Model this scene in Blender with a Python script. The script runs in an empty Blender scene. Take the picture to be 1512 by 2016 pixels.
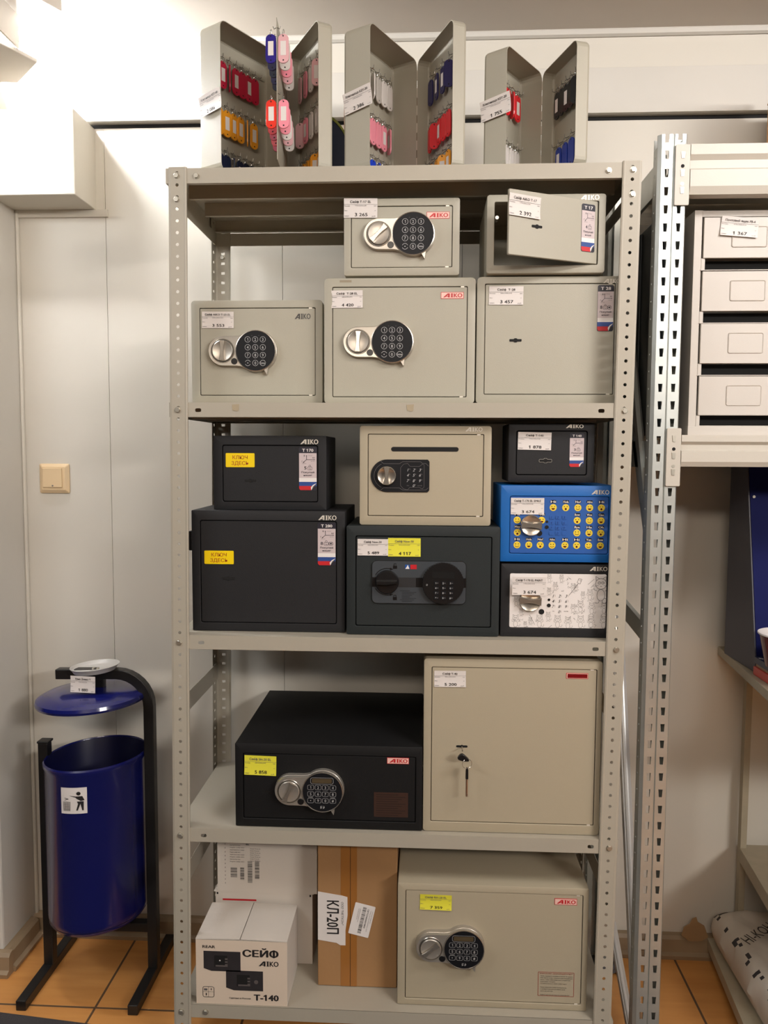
import bpy, bmesh, math, random
from mathutils import Vector, Matrix
random.seed(7)
scn = bpy.context.scene
COL = scn.collection
PI = math.pi

# ------------------------------------------------------------------ camera, world, lights, exposure
def make_camera():
    cd = bpy.data.cameras.new('camera'); co = bpy.data.objects.new('camera', cd); COL.objects.link(co)
    yaw, pit, rol = 0.05032, 0.07446, 0.00453
    f = Vector((-math.sin(yaw)*math.cos(pit), math.cos(yaw)*math.cos(pit), -math.sin(pit)))
    r = Vector((math.cos(yaw), math.sin(yaw), 0)); u = r.cross(f)
    r2 = r*math.cos(rol)+u*math.sin(rol); u2 = -r*math.sin(rol)+u*math.cos(rol)
    m = Matrix((r2, u2, -f)).transposed().to_4x4(); m.translation = (0.5613, -1.7185, 1.3951)
    co.matrix_world = m
    cd.sensor_fit = 'VERTICAL'; cd.sensor_height = 36; cd.lens = 36*1560/2016
    cd.clip_start = 0.05
    scn.camera = co
make_camera()

world = bpy.data.worlds.new('room_ambience'); scn.world = world; world.use_nodes = True
bg = world.node_tree.nodes['Background']; bg.inputs[0].default_value = (1.0, 0.94, 0.88, 1); bg.inputs[1].default_value = 0.022

def area_light(name, loc, target, sx, sy, power, col):
    l = bpy.data.lights.new(name, 'AREA'); l.shape = 'RECTANGLE'; l.size = sx; l.size_y = sy; l.energy = power; l.color = col
    o = bpy.data.objects.new(name, l); COL.objects.link(o); o.location = loc
    d = Vector(target)-Vector(loc); o.rotation_euler = d.to_track_quat('-Z', 'Y').to_euler()
    return o
# the shop's own ceiling luminaires, hung in the aisle behind the photographer, plus an added fill at left
area_light('ceiling_lamp_far', (3.2, -3.4, 2.42), (0.6, 0.1, 1.0), 1.2, 0.35, 100, (1.0, 0.95, 0.90))
area_light('ceiling_lamp_right', (1.75, -1.05, 2.44), (1.3, 0.1, 1.2), 0.9, 0.25, 24, (1.0, 0.96, 0.94))
area_light('ceiling_lamp_front', (0.95, -1.35, 2.45), (0.7, 0.0, 1.0), 1.1, 0.30, 7, (1.0, 0.94, 0.88))
area_light('ceiling_lamp_middle', (0.3, -3.3, 2.44), (0.5, 0.0, 1.0), 1.2, 0.35, 40, (1.0, 0.86, 0.72))
area_light('left_fill_light', (-1.1, -1.35, 2.42), (-0.2, 0.2, 1.2), 0.9, 0.3, 18, (0.95, 0.98, 1.0))  # added fill that brightens the left side, not a known luminaire

scn.view_settings.view_transform = 'Standard'
scn.view_settings.look = 'None'
scn.view_settings.gamma = 1
scn.view_settings.use_curve_mapping = False
scn.view_settings.exposure = -0.14
LAMP_GLOW = 500.0

# ------------------------------------------------------------------ materials
def lin(c):
    return tuple(((x/255)/12.92 if x/255 <= .04045 else ((x/255+.055)/1.055)**2.4) for x in c)
MATS = {}
def mat(name, rgb, rough=.5, metal=0., bump=0., bscale=300., var=.06, vscale=6., spec=.5, coat=0., emit=None):
    if name in MATS: return MATS[name]
    m = bpy.data.materials.new(name); m.use_nodes = True; nt = m.node_tree; b = nt.nodes['Principled BSDF']
    c = lin(rgb)
    tc = nt.nodes.new('ShaderNodeTexCoord'); nz = nt.nodes.new('ShaderNodeTexNoise'); nz.inputs['Scale'].default_value = vscale
    nz.inputs['Detail'].default_value = 4
    nt.links.new(tc.outputs['Object'], nz.inputs['Vector'])
    mx = nt.nodes.new('ShaderNodeMix'); mx.data_type = 'RGBA'
    mx.inputs[6].default_value = tuple(x*(1-var) for x in c)+(1,); mx.inputs[7].default_value = tuple(min(1, x*(1+var)) for x in c)+(1,)
    nt.links.new(nz.outputs['Fac'], mx.inputs[0]); nt.links.new(mx.outputs[2], b.inputs['Base Color'])
    b.inputs['Roughness'].default_value = rough; b.inputs['Metallic'].default_value = metal
    b.inputs['Specular IOR Level'].default_value = spec
    if coat: b.inputs['Coat Weight'].default_value = coat; b.inputs['Coat Roughness'].default_value = .08
    if bump:
        n2 = nt.nodes.new('ShaderNodeTexNoise'); n2.inputs['Scale'].default_value = bscale; n2.inputs['Detail'].default_value = 3
        nt.links.new(tc.outputs['Object'], n2.inputs['Vector'])
        bp = nt.nodes.new('ShaderNodeBump'); bp.inputs['Strength'].default_value = bump; bp.inputs['Distance'].default_value = .001
        nt.links.new(n2.outputs['Fac'], bp.inputs['Height']); nt.links.new(bp.outputs['Normal'], b.inputs['Normal'])
    if emit: b.inputs['Emission Color'].default_value = (.97, .98, 1, 1); b.inputs['Emission Strength'].default_value = emit
    MATS[name] = m; return m

WALL = mat('painted_wall_panel', (214, 209, 198), .42, var=.03, vscale=2)
WALL2 = mat('painted_plaster', (208, 204, 196), .6, bump=.2, bscale=60, var=.05, vscale=5)
CEIL = mat('ceiling_paint', (204, 196, 186), .7, var=.03)
SKIRT = mat('beige_skirting', (150, 130, 104), .45, var=.25, vscale=9)
RACK = mat('grey_beige_enamel', (174, 167, 152), .45, bump=.15, bscale=700, var=.03)
SAFE = mat('stone_beige_powder_coat', (172, 167, 151), .42, bump=.28, bscale=900, var=.03)
SAFE2 = mat('warm_beige_powder_coat', (176, 165, 142), .5, bump=.18, bscale=900, var=.03)
DARK = mat('charcoal_powder_coat', (36, 36, 38), .55, spec=.3, bump=.3, bscale=900, var=.08)
DARK2 = mat('graphite_green_powder_coat', (38, 43, 44), .55, spec=.3, bump=.3, bscale=900, var=.08)
BLACKC = mat('black_powder_coat', (20, 20, 21), .6, spec=.3, bump=.3, bscale=900, var=.08)
BLUEC = mat('bright_blue_powder_coat', (10, 98, 176), .42, bump=.25, bscale=800, var=.06)
BLUEF = mat('blue_printed_film', (42, 92, 168), .4)
HOLE = mat('dark_gap', (14, 13, 13), .8)
PAPER = mat('white_paper', (226, 219, 214), .7, var=.02)
YPAPER = mat('lemon_paper', (232, 226, 62), .7, var=.03)
YSTICK = mat('yellow_vinyl', (250, 216, 8), .4, var=.02)
INK = mat('black_ink', (38, 34, 34), .6)
GINK = mat('grey_ink', (105, 100, 100), .7)
REDT = mat('brick_red_ink', (176, 70, 22), .5)
RED = mat('badge_red', (196, 34, 44), .4)
DRED = mat('badge_dark_red', (120, 10, 22), .25)
PINKW = mat('badge_pale', (240, 196, 184), .35)
SILV = mat('satin_silver_plastic', (186, 180, 170), .32, metal=.65, var=.02)
SILV2 = mat('brushed_nickel', (196, 188, 176), .25, metal=.85, var=.02)
CHAR = mat('dark_housing_side', (70, 68, 64), .35, metal=.5)
KPAD = mat('black_keypad_film', (20, 21, 25), .5, spec=.25)
KINK = mat('keypad_legend', (190, 190, 190), .5)
BPLAS = mat('black_plastic', (22, 21, 22), .3)
LOGO = mat('logo_silver', (226, 220, 208), .35, metal=.3)
LAV = mat('sticker_lilac_grey', (205, 190, 190), .5, var=.02)
NAVY = mat('sticker_navy', (38, 36, 48), .4)
FBLUE = mat('flag_blue', (42, 74, 142), .45)
FRED = mat('flag_red', (200, 34, 40), .45)
WHITE = mat('white_gloss_film', (236, 230, 226), .4, var=.01)
GALV = mat('galvanised_steel', (196, 199, 194), .38, metal=.72, bump=.1, bscale=40, var=.14, vscale=16)
GALVW = mat('zinc_grey_enamel', (196, 190, 178), .38, bump=.12, bscale=500, var=.03)
LOCKER = mat('silver_grey_enamel', (196, 189, 180), .4, bump=.12, bscale=700, var=.03)
BOLT = mat('zinc_bolt', (190, 185, 172), .35, metal=.8)
CARD = mat('brown_cardboard', (164, 124, 82), .8, bump=.2, bscale=120, var=.08, vscale=14)
TAPE = mat('amber_packing_tape', (158, 104, 48), .3, var=.05)
WCARD = mat('white_cardboard', (216, 208, 198), .75, bump=.15, bscale=150, var=.04)
SALM = mat('cream_cardboard_face', (224, 206, 186), .7, var=.02)
BIN = mat('blue_gloss_enamel', (14, 20, 92), .25, coat=.5, var=.04)
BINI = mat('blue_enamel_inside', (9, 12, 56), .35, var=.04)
BFRAME = mat('black_tube_enamel', (26, 25, 25), .38)
ASH = mat('spun_aluminium', (206, 204, 200), .4, metal=.25, var=.05)
SWITCH = mat('ivory_switch_plastic', (226, 200, 160), .35)
MAT_RUG = mat('dark_grey_carpet', (58, 56, 58), .95, bump=1, bscale=400, var=.4, vscale=300)
NBLUE = mat('deep_blue_panel', (10, 18, 78), .7, spec=.2, var=.15, vscale=20)
NGREY = mat('slate_grey_panel', (74, 74, 84), .5, var=.08)
MAROON = mat('maroon_enamel', (92, 20, 28), .25, coat=.3)
BROWNC = mat('dark_brown_cardboard', (128, 92, 62), .85, var=.06)
RAG = mat('grey_rag_cloth', (96, 92, 92), .95, bump=.8, bscale=200, var=.3, vscale=60)
SACK = mat('white_woven_sack', (200, 192, 180), .75, bump=.5, bscale=60, var=.1, vscale=12)
LIME = mat('lime_rim', (150, 156, 60), .5)
DBLUE = mat('navy_disc', (22, 38, 72), .5)
STEEL = mat('bright_ring_steel', (205, 205, 205), .2, metal=1)
COPPER = mat('aged_key_brass', (160, 130, 108), .35, metal=.8)
PRINT = mat('dark_print', (46, 42, 44), .6, var=.3, vscale=40)
PRINT2 = mat('mid_print', (96, 88, 86), .6, var=.3, vscale=40)
GLOW = mat('lamp_diffuser', (255, 250, 240), .5, emit=LAMP_GLOW)

def floor_mat():
    m = bpy.data.materials.new('orange_floor_tile'); m.use_nodes = True; nt = m.node_tree; b = nt.nodes['Principled BSDF']
    tc = nt.nodes.new('ShaderNodeTexCoord'); mp = nt.nodes.new('ShaderNodeMapping'); br = nt.nodes.new('ShaderNodeTexBrick')
    P = .3797
    mp.inputs['Location'].default_value = (.254+P*20, -.1376+P*20, 0)
    br.offset = 0; br.squash = 1; br.inputs['Scale'].default_value = 1; br.inputs['Brick Width'].default_value = P; br.inputs['Row Height'].default_value = P
    br.inputs['Mortar Size'].default_value = .0035; br.inputs['Mortar Smooth'].default_value = .3
    br.inputs['Color1'].default_value = (1, 1, 1, 1); br.inputs['Color2'].default_value = (1, 1, 1, 1); br.inputs['Mortar'].default_value = (0, 0, 0, 1)
    wv = nt.nodes.new('ShaderNodeTexNoise'); wv.inputs['Scale'].default_value = 5; wv.inputs['Detail'].default_value = 6
    mp2 = nt.nodes.new('ShaderNodeMapping'); mp2.inputs['Scale'].default_value = (1, 7, 1)
    mx = nt.nodes.new('ShaderNodeMix'); mx.data_type = 'RGBA'
    mx.inputs[6].default_value = lin((186, 124, 62))+(1,); mx.inputs[7].default_value = lin((220, 160, 92))+(1,)
    m2 = nt.nodes.new('ShaderNodeMix'); m2.data_type = 'RGBA'; m2.inputs[6].default_value = lin((96, 74, 54))+(1,)
    L = nt.links.new
    L(tc.outputs['Object'], mp.inputs['Vector']); L(mp.outputs['Vector'], br.inputs['Vector'])
    L(tc.outputs['Object'], mp2.inputs['Vector']); L(mp2.outputs['Vector'], wv.inputs['Vector'])
    L(wv.outputs['Fac'], mx.inputs[0]); L(mx.outputs[2], m2.inputs[7]); L(br.outputs['Color'], m2.inputs[0]); L(m2.outputs[2], b.inputs['Base Color'])
    bp = nt.nodes.new('ShaderNodeBump'); bp.inputs['Strength'].default_value = .4; bp.inputs['Distance'].default_value = .002
    L(br.outputs['Color'], bp.inputs['Height']); L(bp.outputs['Normal'], b.inputs['Normal'])
    b.inputs['Roughness'].default_value = .38
    return m
FLOOR = floor_mat()

# ------------------------------------------------------------------ geometry helpers
_tc = {}; _nc = {}
def glyphs(s, bold=0., shear=0.):
    k = (s, bold, shear)
    if k in _tc: return _tc[k]
    s0 = s; s = s.replace('ф', 'о').replace('Ф', 'О')
    c = bpy.data.curves.new('t', 'FONT'); c.body = s; c.shear = shear; c.resolution_u = 2
    o = bpy.data.objects.new('t', c); m = o.to_mesh()
    vs = [(v.co.x, v.co.y) for v in m.vertices]; fs = [tuple(p.vertices) for p in m.polygons]
    o.to_mesh_clear(); bpy.data.objects.remove(o); bpy.data.curves.remove(c)
    if not vs: vs = [(0, 0), (1, 0), (0, .7)]; fs = []
    for i, ch in enumerate(s0):                              # the letter ф is an о struck through by an upright
        if ch in 'фФ':
            wo = glyphs(s[i])[0]; pr = glyphs(s[:i+1])[0]; xr = max(a for a, c_ in pr); cx = xr-(max(a for a, c_ in wo)-min(a for a, c_ in wo))/2
            j = len(vs); za, zb = (-.2, .72) if ch == 'ф' else (-.05, .76)
            vs += [(cx-.045, za), (cx+.045, za), (cx+.045, zb), (cx-.045, zb)]; fs.append((j, j+1, j+2, j+3))
    if '1' in s and not (set(s) & set('IlHN')):              # give the numeral one its flag
        par = list(range(len(vs)))
        def find(i):
            while par[i] != i: i = par[i]
            return i
        for f in fs:
            for i in f[1:]: par[find(i)] = find(f[0])
        isl = {}
        for i in range(len(vs)): isl.setdefault(find(i), []).append(i)
        for g in isl.values():
            if len(g) == 4:
                x0 = min(vs[i][0] for i in g); x1 = max(vs[i][0] for i in g); zb = min(vs[i][1] for i in g); zt = max(vs[i][1] for i in g)
                if zt-zb > .6 and x1-x0 < .3 and abs(zb) < .03:
                    j = len(vs)
                    vs += [(x1-.01, zt), (x1-.08, zt), (x1-.25, zt-.13), (x1-.25, zt-.22), (x1-.07, zt-.12)]; fs.append((j, j+1, j+2, j+3, j+4))
    if bold:                                                 # heavier weight: the same letter struck again a hair to each side
        n = len(vs); v0 = list(vs); f0 = list(fs); d = bold*.8
        for q, (dx, dz) in enumerate(((d, 0), (-d, 0), (0, d*.5), (0, -d*.5))):
            vs = vs+[(a+dx, c+dz) for a, c in v0]; fs = fs+[tuple(i+n*(q+1) for i in f) for f in f0]
    _tc[k] = (vs, fs); _nc[k] = len(vs)//(5 if bold else 1); return _tc[k]

def rr(x0, x1, z0, z1, r=0., n=4):
    r = max(r, 1e-5); pts = []
    for cx, cz, a in ((x1-r, z0+r, -90), (x1-r, z1-r, 0), (x0+r, z1-r, 90), (x0+r, z0+r, 180)):
        for i in range(n+1):
            t = math.radians(a+90*i/n); pts.append((cx+r*math.cos(t), cz+r*math.sin(t)))
    return pts
def circ(cx, cz, r, n=32, a0=0., a1=2*PI):
    return [(cx+r*math.cos(a0+(a1-a0)*i/n), cz+r*math.sin(a0+(a1-a0)*i/n)) for i in range(n)]
def inset(pts, d):
    n = len(pts); out = []
    for i in range(n):
        a = Vector(pts[i-1]); b = Vector(pts[i]); c = Vector(pts[(i+1) % n])
        e1 = (b-a); e2 = (c-b)
        if e1.length < 1e-7: e1 = e2
        if e2.length < 1e-7: e2 = e1
        nn = Vector((-(e1.normalized()+e2.normalized()).y, (e1.normalized()+e2.normalized()).x))
        if nn.length > 1e-6: nn.normalize()
        out.append((b.x+nn.x*d, b.y+nn.y*d))
    return out

class MB:
    def __init__(s, o=(0, 0, 0), M=None):
        s.v = []; s.f = []; s.mi = []; s.mats = []; s.o = Vector(o); s.M = M
    def p(s, x, y, z):
        w = Vector((x, y, z))
        if s.M: w = s.M @ w
        s.v.append(tuple(w-s.o)); return len(s.v)-1
    def face(s, idx, m):
        if m not in s.mats: s.mats.append(m)
        s.f.append(tuple(idx)); s.mi.append(s.mats.index(m))
    def poly(s, pts, m): s.face([s.p(*q) for q in pts], m)
    def box(s, x0, x1, y0, y1, z0, z1, m):
        i = [s.p(x, y, z) for x in (x0, x1) for y in (y0, y1) for z in (z0, z1)]
        for q in ((0, 1, 3, 2), (4, 6, 7, 5), (0, 4, 5, 1), (2, 3, 7, 6), (0, 2, 6, 4), (1, 5, 7, 3)): s.face([i[k] for k in q], m)
    def loops(s, L, m, cap0=None, cap1=None, closed=True):
        I = [[s.p(*q) for q in l] for l in L]; n = len(L[0])
        for a, b in zip(I, I[1:]):
            for k in range(n if closed else n-1): s.face((a[k], a[(k+1) % n], b[(k+1) % n], b[k]), m)
        if cap0: s.face(I[0], cap0)
        if cap1: s.face(I[-1], cap1)
    def prism(s, pts, y0, y1, m, fm=None, bev=0.):           # outline in x,z ; y0 is the front
        P = lambda q, y: [(a, y, b) for a, b in q]
        if bev:
            s.loops([P(inset(pts, bev), y0), P(pts, y0+bev), P(pts, y1)], m, fm or m, m)
        else: s.loops([P(pts, y0), P(pts, y1)], m, fm or m, m)
    def flat(s, pts, y, m): s.face([s.p(a, y, b) for a, b in pts], m)
    def ring(s, po, pi, y, m):
        s.loops([[(a, y, b) for a, b in po], [(a, y, b) for a, b in pi]], m)
    def rect(s, x0, x1, z0, z1, y, m): s.flat([(x0, z0), (x1, z0), (x1, z1), (x0, z1)], y, m)
    def line(s, a, b, w, y, m):
        d = Vector(b)-Vector(a); n = Vector((-d.y, d.x)); n.normalize(); n *= w/2
        s.flat([(a[0]-n.x, a[1]-n.y), (b[0]-n.x, b[1]-n.y), (b[0]+n.x, b[1]+n.y), (a[0]+n.x, a[1]+n.y)], y, m)
    def pline(s, pts, w, y, m, close=False):
        for a, b in zip(pts, pts[1:]+(pts[:1] if close else [])): 
            if (Vector(a)-Vector(b)).length > 1e-6: s.line(a, b, w, y, m)
    def text(s, t, x, z, y, h, m, al='L', w=None, ang=0., bold=0., shear=0., fit=None):
        vs, fs = glyphs(t, bold, shear)
        xs = [a for a, b in vs]; x0, x1 = min(xs), max(xs); zs = [b for a, b in vs]
        if fit:                                               # fit=(x0,x1,z0,z1): the ink fills this rectangle
            sx = (fit[1]-fit[0])/(x1-x0); sz = (fit[3]-fit[2])/(max(zs)-min(zs))
            P = [(fit[0]+(a-x0)*sx, fit[2]+(b-min(zs))*sz) for a, b in vs]
        else:
            sz = h/.702; sx = sz if w is None else w/(x1-x0)
            off = {'L': -x0, 'C': -(x0+x1)/2, 'R': -x1}[al]
            ca, sa = math.cos(ang), math.sin(ang)
            P = []
            for a, b in vs:
                u, v = (a+off)*sx, b*sz; P.append((x+u*ca-v*sa, z+u*sa+v*ca))
        n1 = _nc[(t, bold, shear)]; I = [s.p(a, y-.00005*(i//n1), b) for i, (a, b) in enumerate(P)]
        for f in fs: s.face([I[k] for k in f], m)
    def tube(s, pts, r, m, n=8, close=False, cap=True):
        N = len(pts); L = []; up = Vector((0, 0, 1))
        for i in range(N):
            a = Vector(pts[(i-1) % N] if (close or i) else pts[0]); b = Vector(pts[(i+1) % N] if (close or i < N-1) else pts[-1])
            t = (b-a).normalized(); q = up if abs(t.z) < .95 else Vector((0, 1, 0))
            e1 = t.cross(q).normalized(); e2 = e1.cross(t)
            L.append([tuple(Vector(pts[i])+(e1*math.cos(2*PI*k/n)+e2*math.sin(2*PI*k/n))*r) for k in range(n)])
        if close: L.append(L[0])
        s.loops(L, m, None if close or not cap else m, None if close or not cap else m)
    def build(s, name, parent=None, bevel=0., smooth=False, solid=0., label=None, seg=2, soff=0.):
        me = bpy.data.meshes.new(name); me.from_pydata(s.v, [], s.f)
        for m in s.mats: me.materials.append(m)
        for p, i in zip(me.polygons, s.mi): p.material_index = i
        bm = bmesh.new(); bm.from_mesh(me)
        if smooth or bevel or solid: bmesh.ops.remove_doubles(bm, verts=bm.verts, dist=2.5e-5)
        bmesh.ops.recalc_face_normals(bm, faces=bm.faces); bm.to_mesh(me); bm.free()
        ob = bpy.data.objects.new(name, me); COL.objects.link(ob)
        if parent: ob.parent = parent
        if solid:
            md = ob.modifiers.new('thickness', 'SOLIDIFY'); md.thickness = solid; md.offset = soff
        if bevel:
            md = ob.modifiers.new('edges', 'BEVEL'); md.width = bevel; md.segments = seg; md.limit_method = 'ANGLE'; md.angle_limit = .7
        if smooth:
            for p in me.polygons: p.use_smooth = True
            md = ob.modifiers.new('split', 'EDGE_SPLIT'); md.split_angle = .6
        if label: ob['label'] = label
        return ob

def tag(o, label, cat, group=None, kind=None):
    o['label'] = label; o['category'] = cat
    if group: o['group'] = group
    if kind: o['kind'] = kind
    return o
def thing(name, loc, label, cat, group=None, rz=0.):
    o = bpy.data.objects.new(name, None); COL.objects.link(o); o.location = loc; o.rotation_euler = (0, 0, rz); o.empty_display_size = .05
    return tag(o, label, cat, group)
def struct(mb, name, **k):
    o = mb.build(name, **k); o['kind'] = 'structure'; return o

# ------------------------------------------------------------------ the room
WY = .445
b = MB(); b.box(-2.5, 5, -4.5, 1.0, -.05, 0, FLOOR); struct(b, 'floor')
b = MB(); b.box(-2.5, 5, -4.5, 1.0, 2.478, 2.53, CEIL); struct(b, 'ceiling')
b = MB(); xs = [-1.0, -.308, .175, .658, 2.107, 2.59, 4.0]
b.box(-2.5, 5, WY+.006, WY+.05, 0, 2.48, HOLE)
for x0, x1 in zip(xs, xs[1:]): b.box(x0+.0006, x1-.0006, WY, WY+.006, 0, 2.262, WALL)
b.box(-2.5, .7194, WY-.02, WY+.006, 2.274, 2.386, WALL2); b.box(.7206, 4, WY-.02, WY+.006, 2.274, 2.386, WALL2)
b.box(-2.5, 1.56, WY-.016, WY+.006, 2.388, 2.48, WALL); b.box(1.561, 4, WY-.016, WY+.006, 2.388, 2.48, WALL)
for x, z in ((.02, 1.86), (.008, 1.33), (.003, .98)): b.prism(circ(x, z, .0035, 10), WY-.0012, WY+.001, BOLT)
struct(b, 'wall_back')
b = MB(); b.loops([[(x, WY-.001, z), (x, WY-.016, z)] for x, z in ((-2, 2.48), (4, 2.48))], CEIL, closed=False)
b.tube([(-2.5, WY-.02, 2.474), (4, WY-.02, 2.474)], .012, WALL2, 8); struct(b, 'trim_1')
# pier in the left corner
b = MB(); b.box(-2.5, -.556, .262, WY+.01, 0, 2.48, WALL2); struct(b, 'wall_left', bevel=.006)
b = MB(); b.box(-.556, -.547, WY-.012, WY, .05, 2.05, WALL); struct(b, 'trim_2', bevel=.004)
# boxed-in duct above the corner
b = MB(); b.box(-2.5, -.333, .313, WY+.004, 2.0485, 2.262, WALL); struct(b, 'trim_3', bevel=.002)
b = MB(); b.box(-.556, -.300, WY-.008, WY, 2.029, 2.0484, WALL); struct(b, 'trim_4', bevel=.001)
def skirt_profile(): return [(0, 0), (.024, 0), (.026, .012), (.018, .018), (.016, .052), (.010, .060), (0, .062)]
b = MB(); b.loops([[(x, WY-d*1.3, z) for d, z in skirt_profile()] for x in (-.556, 4)], SKIRT, SKIRT, SKIRT); struct(b, 'baseboard_back')
b = MB()
b.loops([[(-.556+d*1.3, y, z) for d, z in skirt_profile()] for y in (WY-.03, .262)], SKIRT, SKIRT, SKIRT)
b.loops([[(x, .262-d*1.3, z) for d, z in skirt_profile()] for x in (-.53, -2.5)], SKIRT, SKIRT, SKIRT); struct(b, 'baseboard_left')

# light switch
t = thing('light_switch', (-.467, WY, 1.32), 'ivory square light switch with a single rocker on the white wall left of the shelving', 'light switch')
o = (-.467, WY, 1.32)
b = MB(o); P = lambda q, y: [(a, y, c) for a, c in q]
b.loops([P(rr(-.509, -.425, 1.279, 1.361, .004), WY-.0005), P(rr(-.509, -.425, 1.279, 1.361, .004), WY-.004), P(rr(-.500, -.434, 1.288, 1.352, .003), WY-.011)], SWITCH, None, SWITCH)
b.build('cover_plate', t)
b = MB(o); b.prism(rr(-.497, -.442, 1.295, 1.349, .002), WY-.0145, WY-.011, SWITCH, bev=.001); b.prism(circ(-.468, 1.300, .0025, 12), WY-.0152, WY-.0145, GINK); b.build('rocker', t)

# ------------------------------------------------------------------ lettering, stickers and tags shared by the safes
def aiko(mb, x0, x1, z0, z1, y, m):
    w, h = x1-x0, z1-z0; Q = lambda *p: [(x0+u*w, z0+v*h) for u, v in p]
    mb.flat(Q((0, 0), (.10, 0), (.335, 1), (.235, 1)), y, m); mb.flat(Q((.255, 0), (.345, 0), (.345, 1), (.255, 1)), y-.0001, m); mb.flat(Q((.11, .20), (.28, .20), (.28, .36), (.15, .36)), y-.0001, m)
    mb.flat(Q((.415, 0), (.495, 0), (.495, 1), (.415, 1)), y, m)
    for v in (0, .88): mb.flat(Q((.395, v), (.515, v), (.515, v+.12), (.395, v+.12)), y-.0001, m)
    mb.text('K', 0, 0, y, 0, m, bold=.04, fit=(x0+w*.55, x0+w*.755, z0, z1)); mb.text('O', 0, 0, y, 0, m, bold=.04, fit=(x0+w*.745, x1, z0-h*.03, z1+h*.03))
def logo(o, par, x0, x1, z0, z1, y, m=LOGO):
    b = MB(o); aiko(b, x0, x1, z0, z1, y-.0005, m); b.loops([[(q[0], y-.0002, q[1]) for q in rr(x0, x0+.0005, z0, z0+.0005)]]*2, m); return b.build('brand_lettering', par)
def badge(o, par, x0, x1, z0, z1, y, dark=False):
    b = MB(o)
    b.prism(rr(x0, x1, z0, z1, .0005), y-.0008, y, RED, RED)
    d = .0009
    if dark: b.rect(x0+d, x1-d, z0+d, z1-d, y-.001, PINKW); b.rect(x0+d*3, x1-d*2, z0+d*2, z1-d*2, y-.0012, DRED)
    else:
        b.rect(x0+d, x1-d, z0+d, z1-d, y-.001, PINKW)
        h = z1-z0; aiko(b, x0+.10*(x1-x0), x1-.06*(x1-x0), z0+h*.2, z1-h*.2, y-.0013, RED)
    return b.build('brand_badge', par)
def price_tag(o, par, x0, x1, z0, z1, y, title, price, paper=PAPER, rot=0., dims='', cat=None, lift=.004, M=None, light=False):
    """paper ticket: title line, rule, size, weight, price"""
    w, h = x1-x0, z1-z0; cx, cz = (x0+x1)/2, (z0+z1)/2
    L = Matrix.Translation((cx, y, cz)) @ Matrix.Rotation(rot, 4, 'Y')
    if M: L = M @ L
    b = MB(o, L)
    n = 8; yy = lambda v: -.0006-lift*((.5-v)**2)         # v 0 bottom..1 top; the lower edge curls off the door
    rows = []
    for i in range(n+1):
        v = i/n; rows.append([(-w/2, yy(v), -h/2+v*h), (w/2, yy(v)-.0005, -h/2+v*h)])
    b.loops(rows, paper, closed=False)
    rows2 = [[(q[0], q[1]+.0003, q[2]) for q in r] for r in rows]; b.loops(rows2, paper, closed=False)
    Y = lambda v: yy(v)-.0008
    ink = GINK if light else INK
    b.text(title, 0, h*.5-h*.235, Y(.85), h*.115, ink, 'C', w=min(w*.8, w*.052*len(title)), bold=.015)
    b.line((-w/2, h*.5-h*.31), (w/2, h*.5-h*.31), h*.012, Y(.7), GINK)
    b.text('Размер:', -w*.48, h*.09, Y(.6), h*.05, GINK, w=w*.17)
    b.text(dims or '170х260х230', 0, h*.10, Y(.6), h*.055, GINK, 'C', w=w*.34)
    b.text('мм', w*.47, h*.09, Y(.6), h*.05, GINK, 'R', w=w*.07)
    b.text('Вес:', -w*.48, -h*.15, Y(.4), h*.05, GINK, w=w*.09); b.text('кг', w*.46, -h*.15, Y(.4), h*.05, GINK, 'R', w=w*.04)
    b.text('Цена:', -w*.48, -h*.43, Y(.1), h*.055, GINK, w=w*.14); b.text('руб', w*.44, -h*.45, Y(.1), h*.06, ink, 'R', w=w*.10)
    b.text(price, w*.02, -h*.42, Y(.15), h*.17, INK, 'C', w=w*.38, bold=.02)
    return b.build('price_tag', par)
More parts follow.
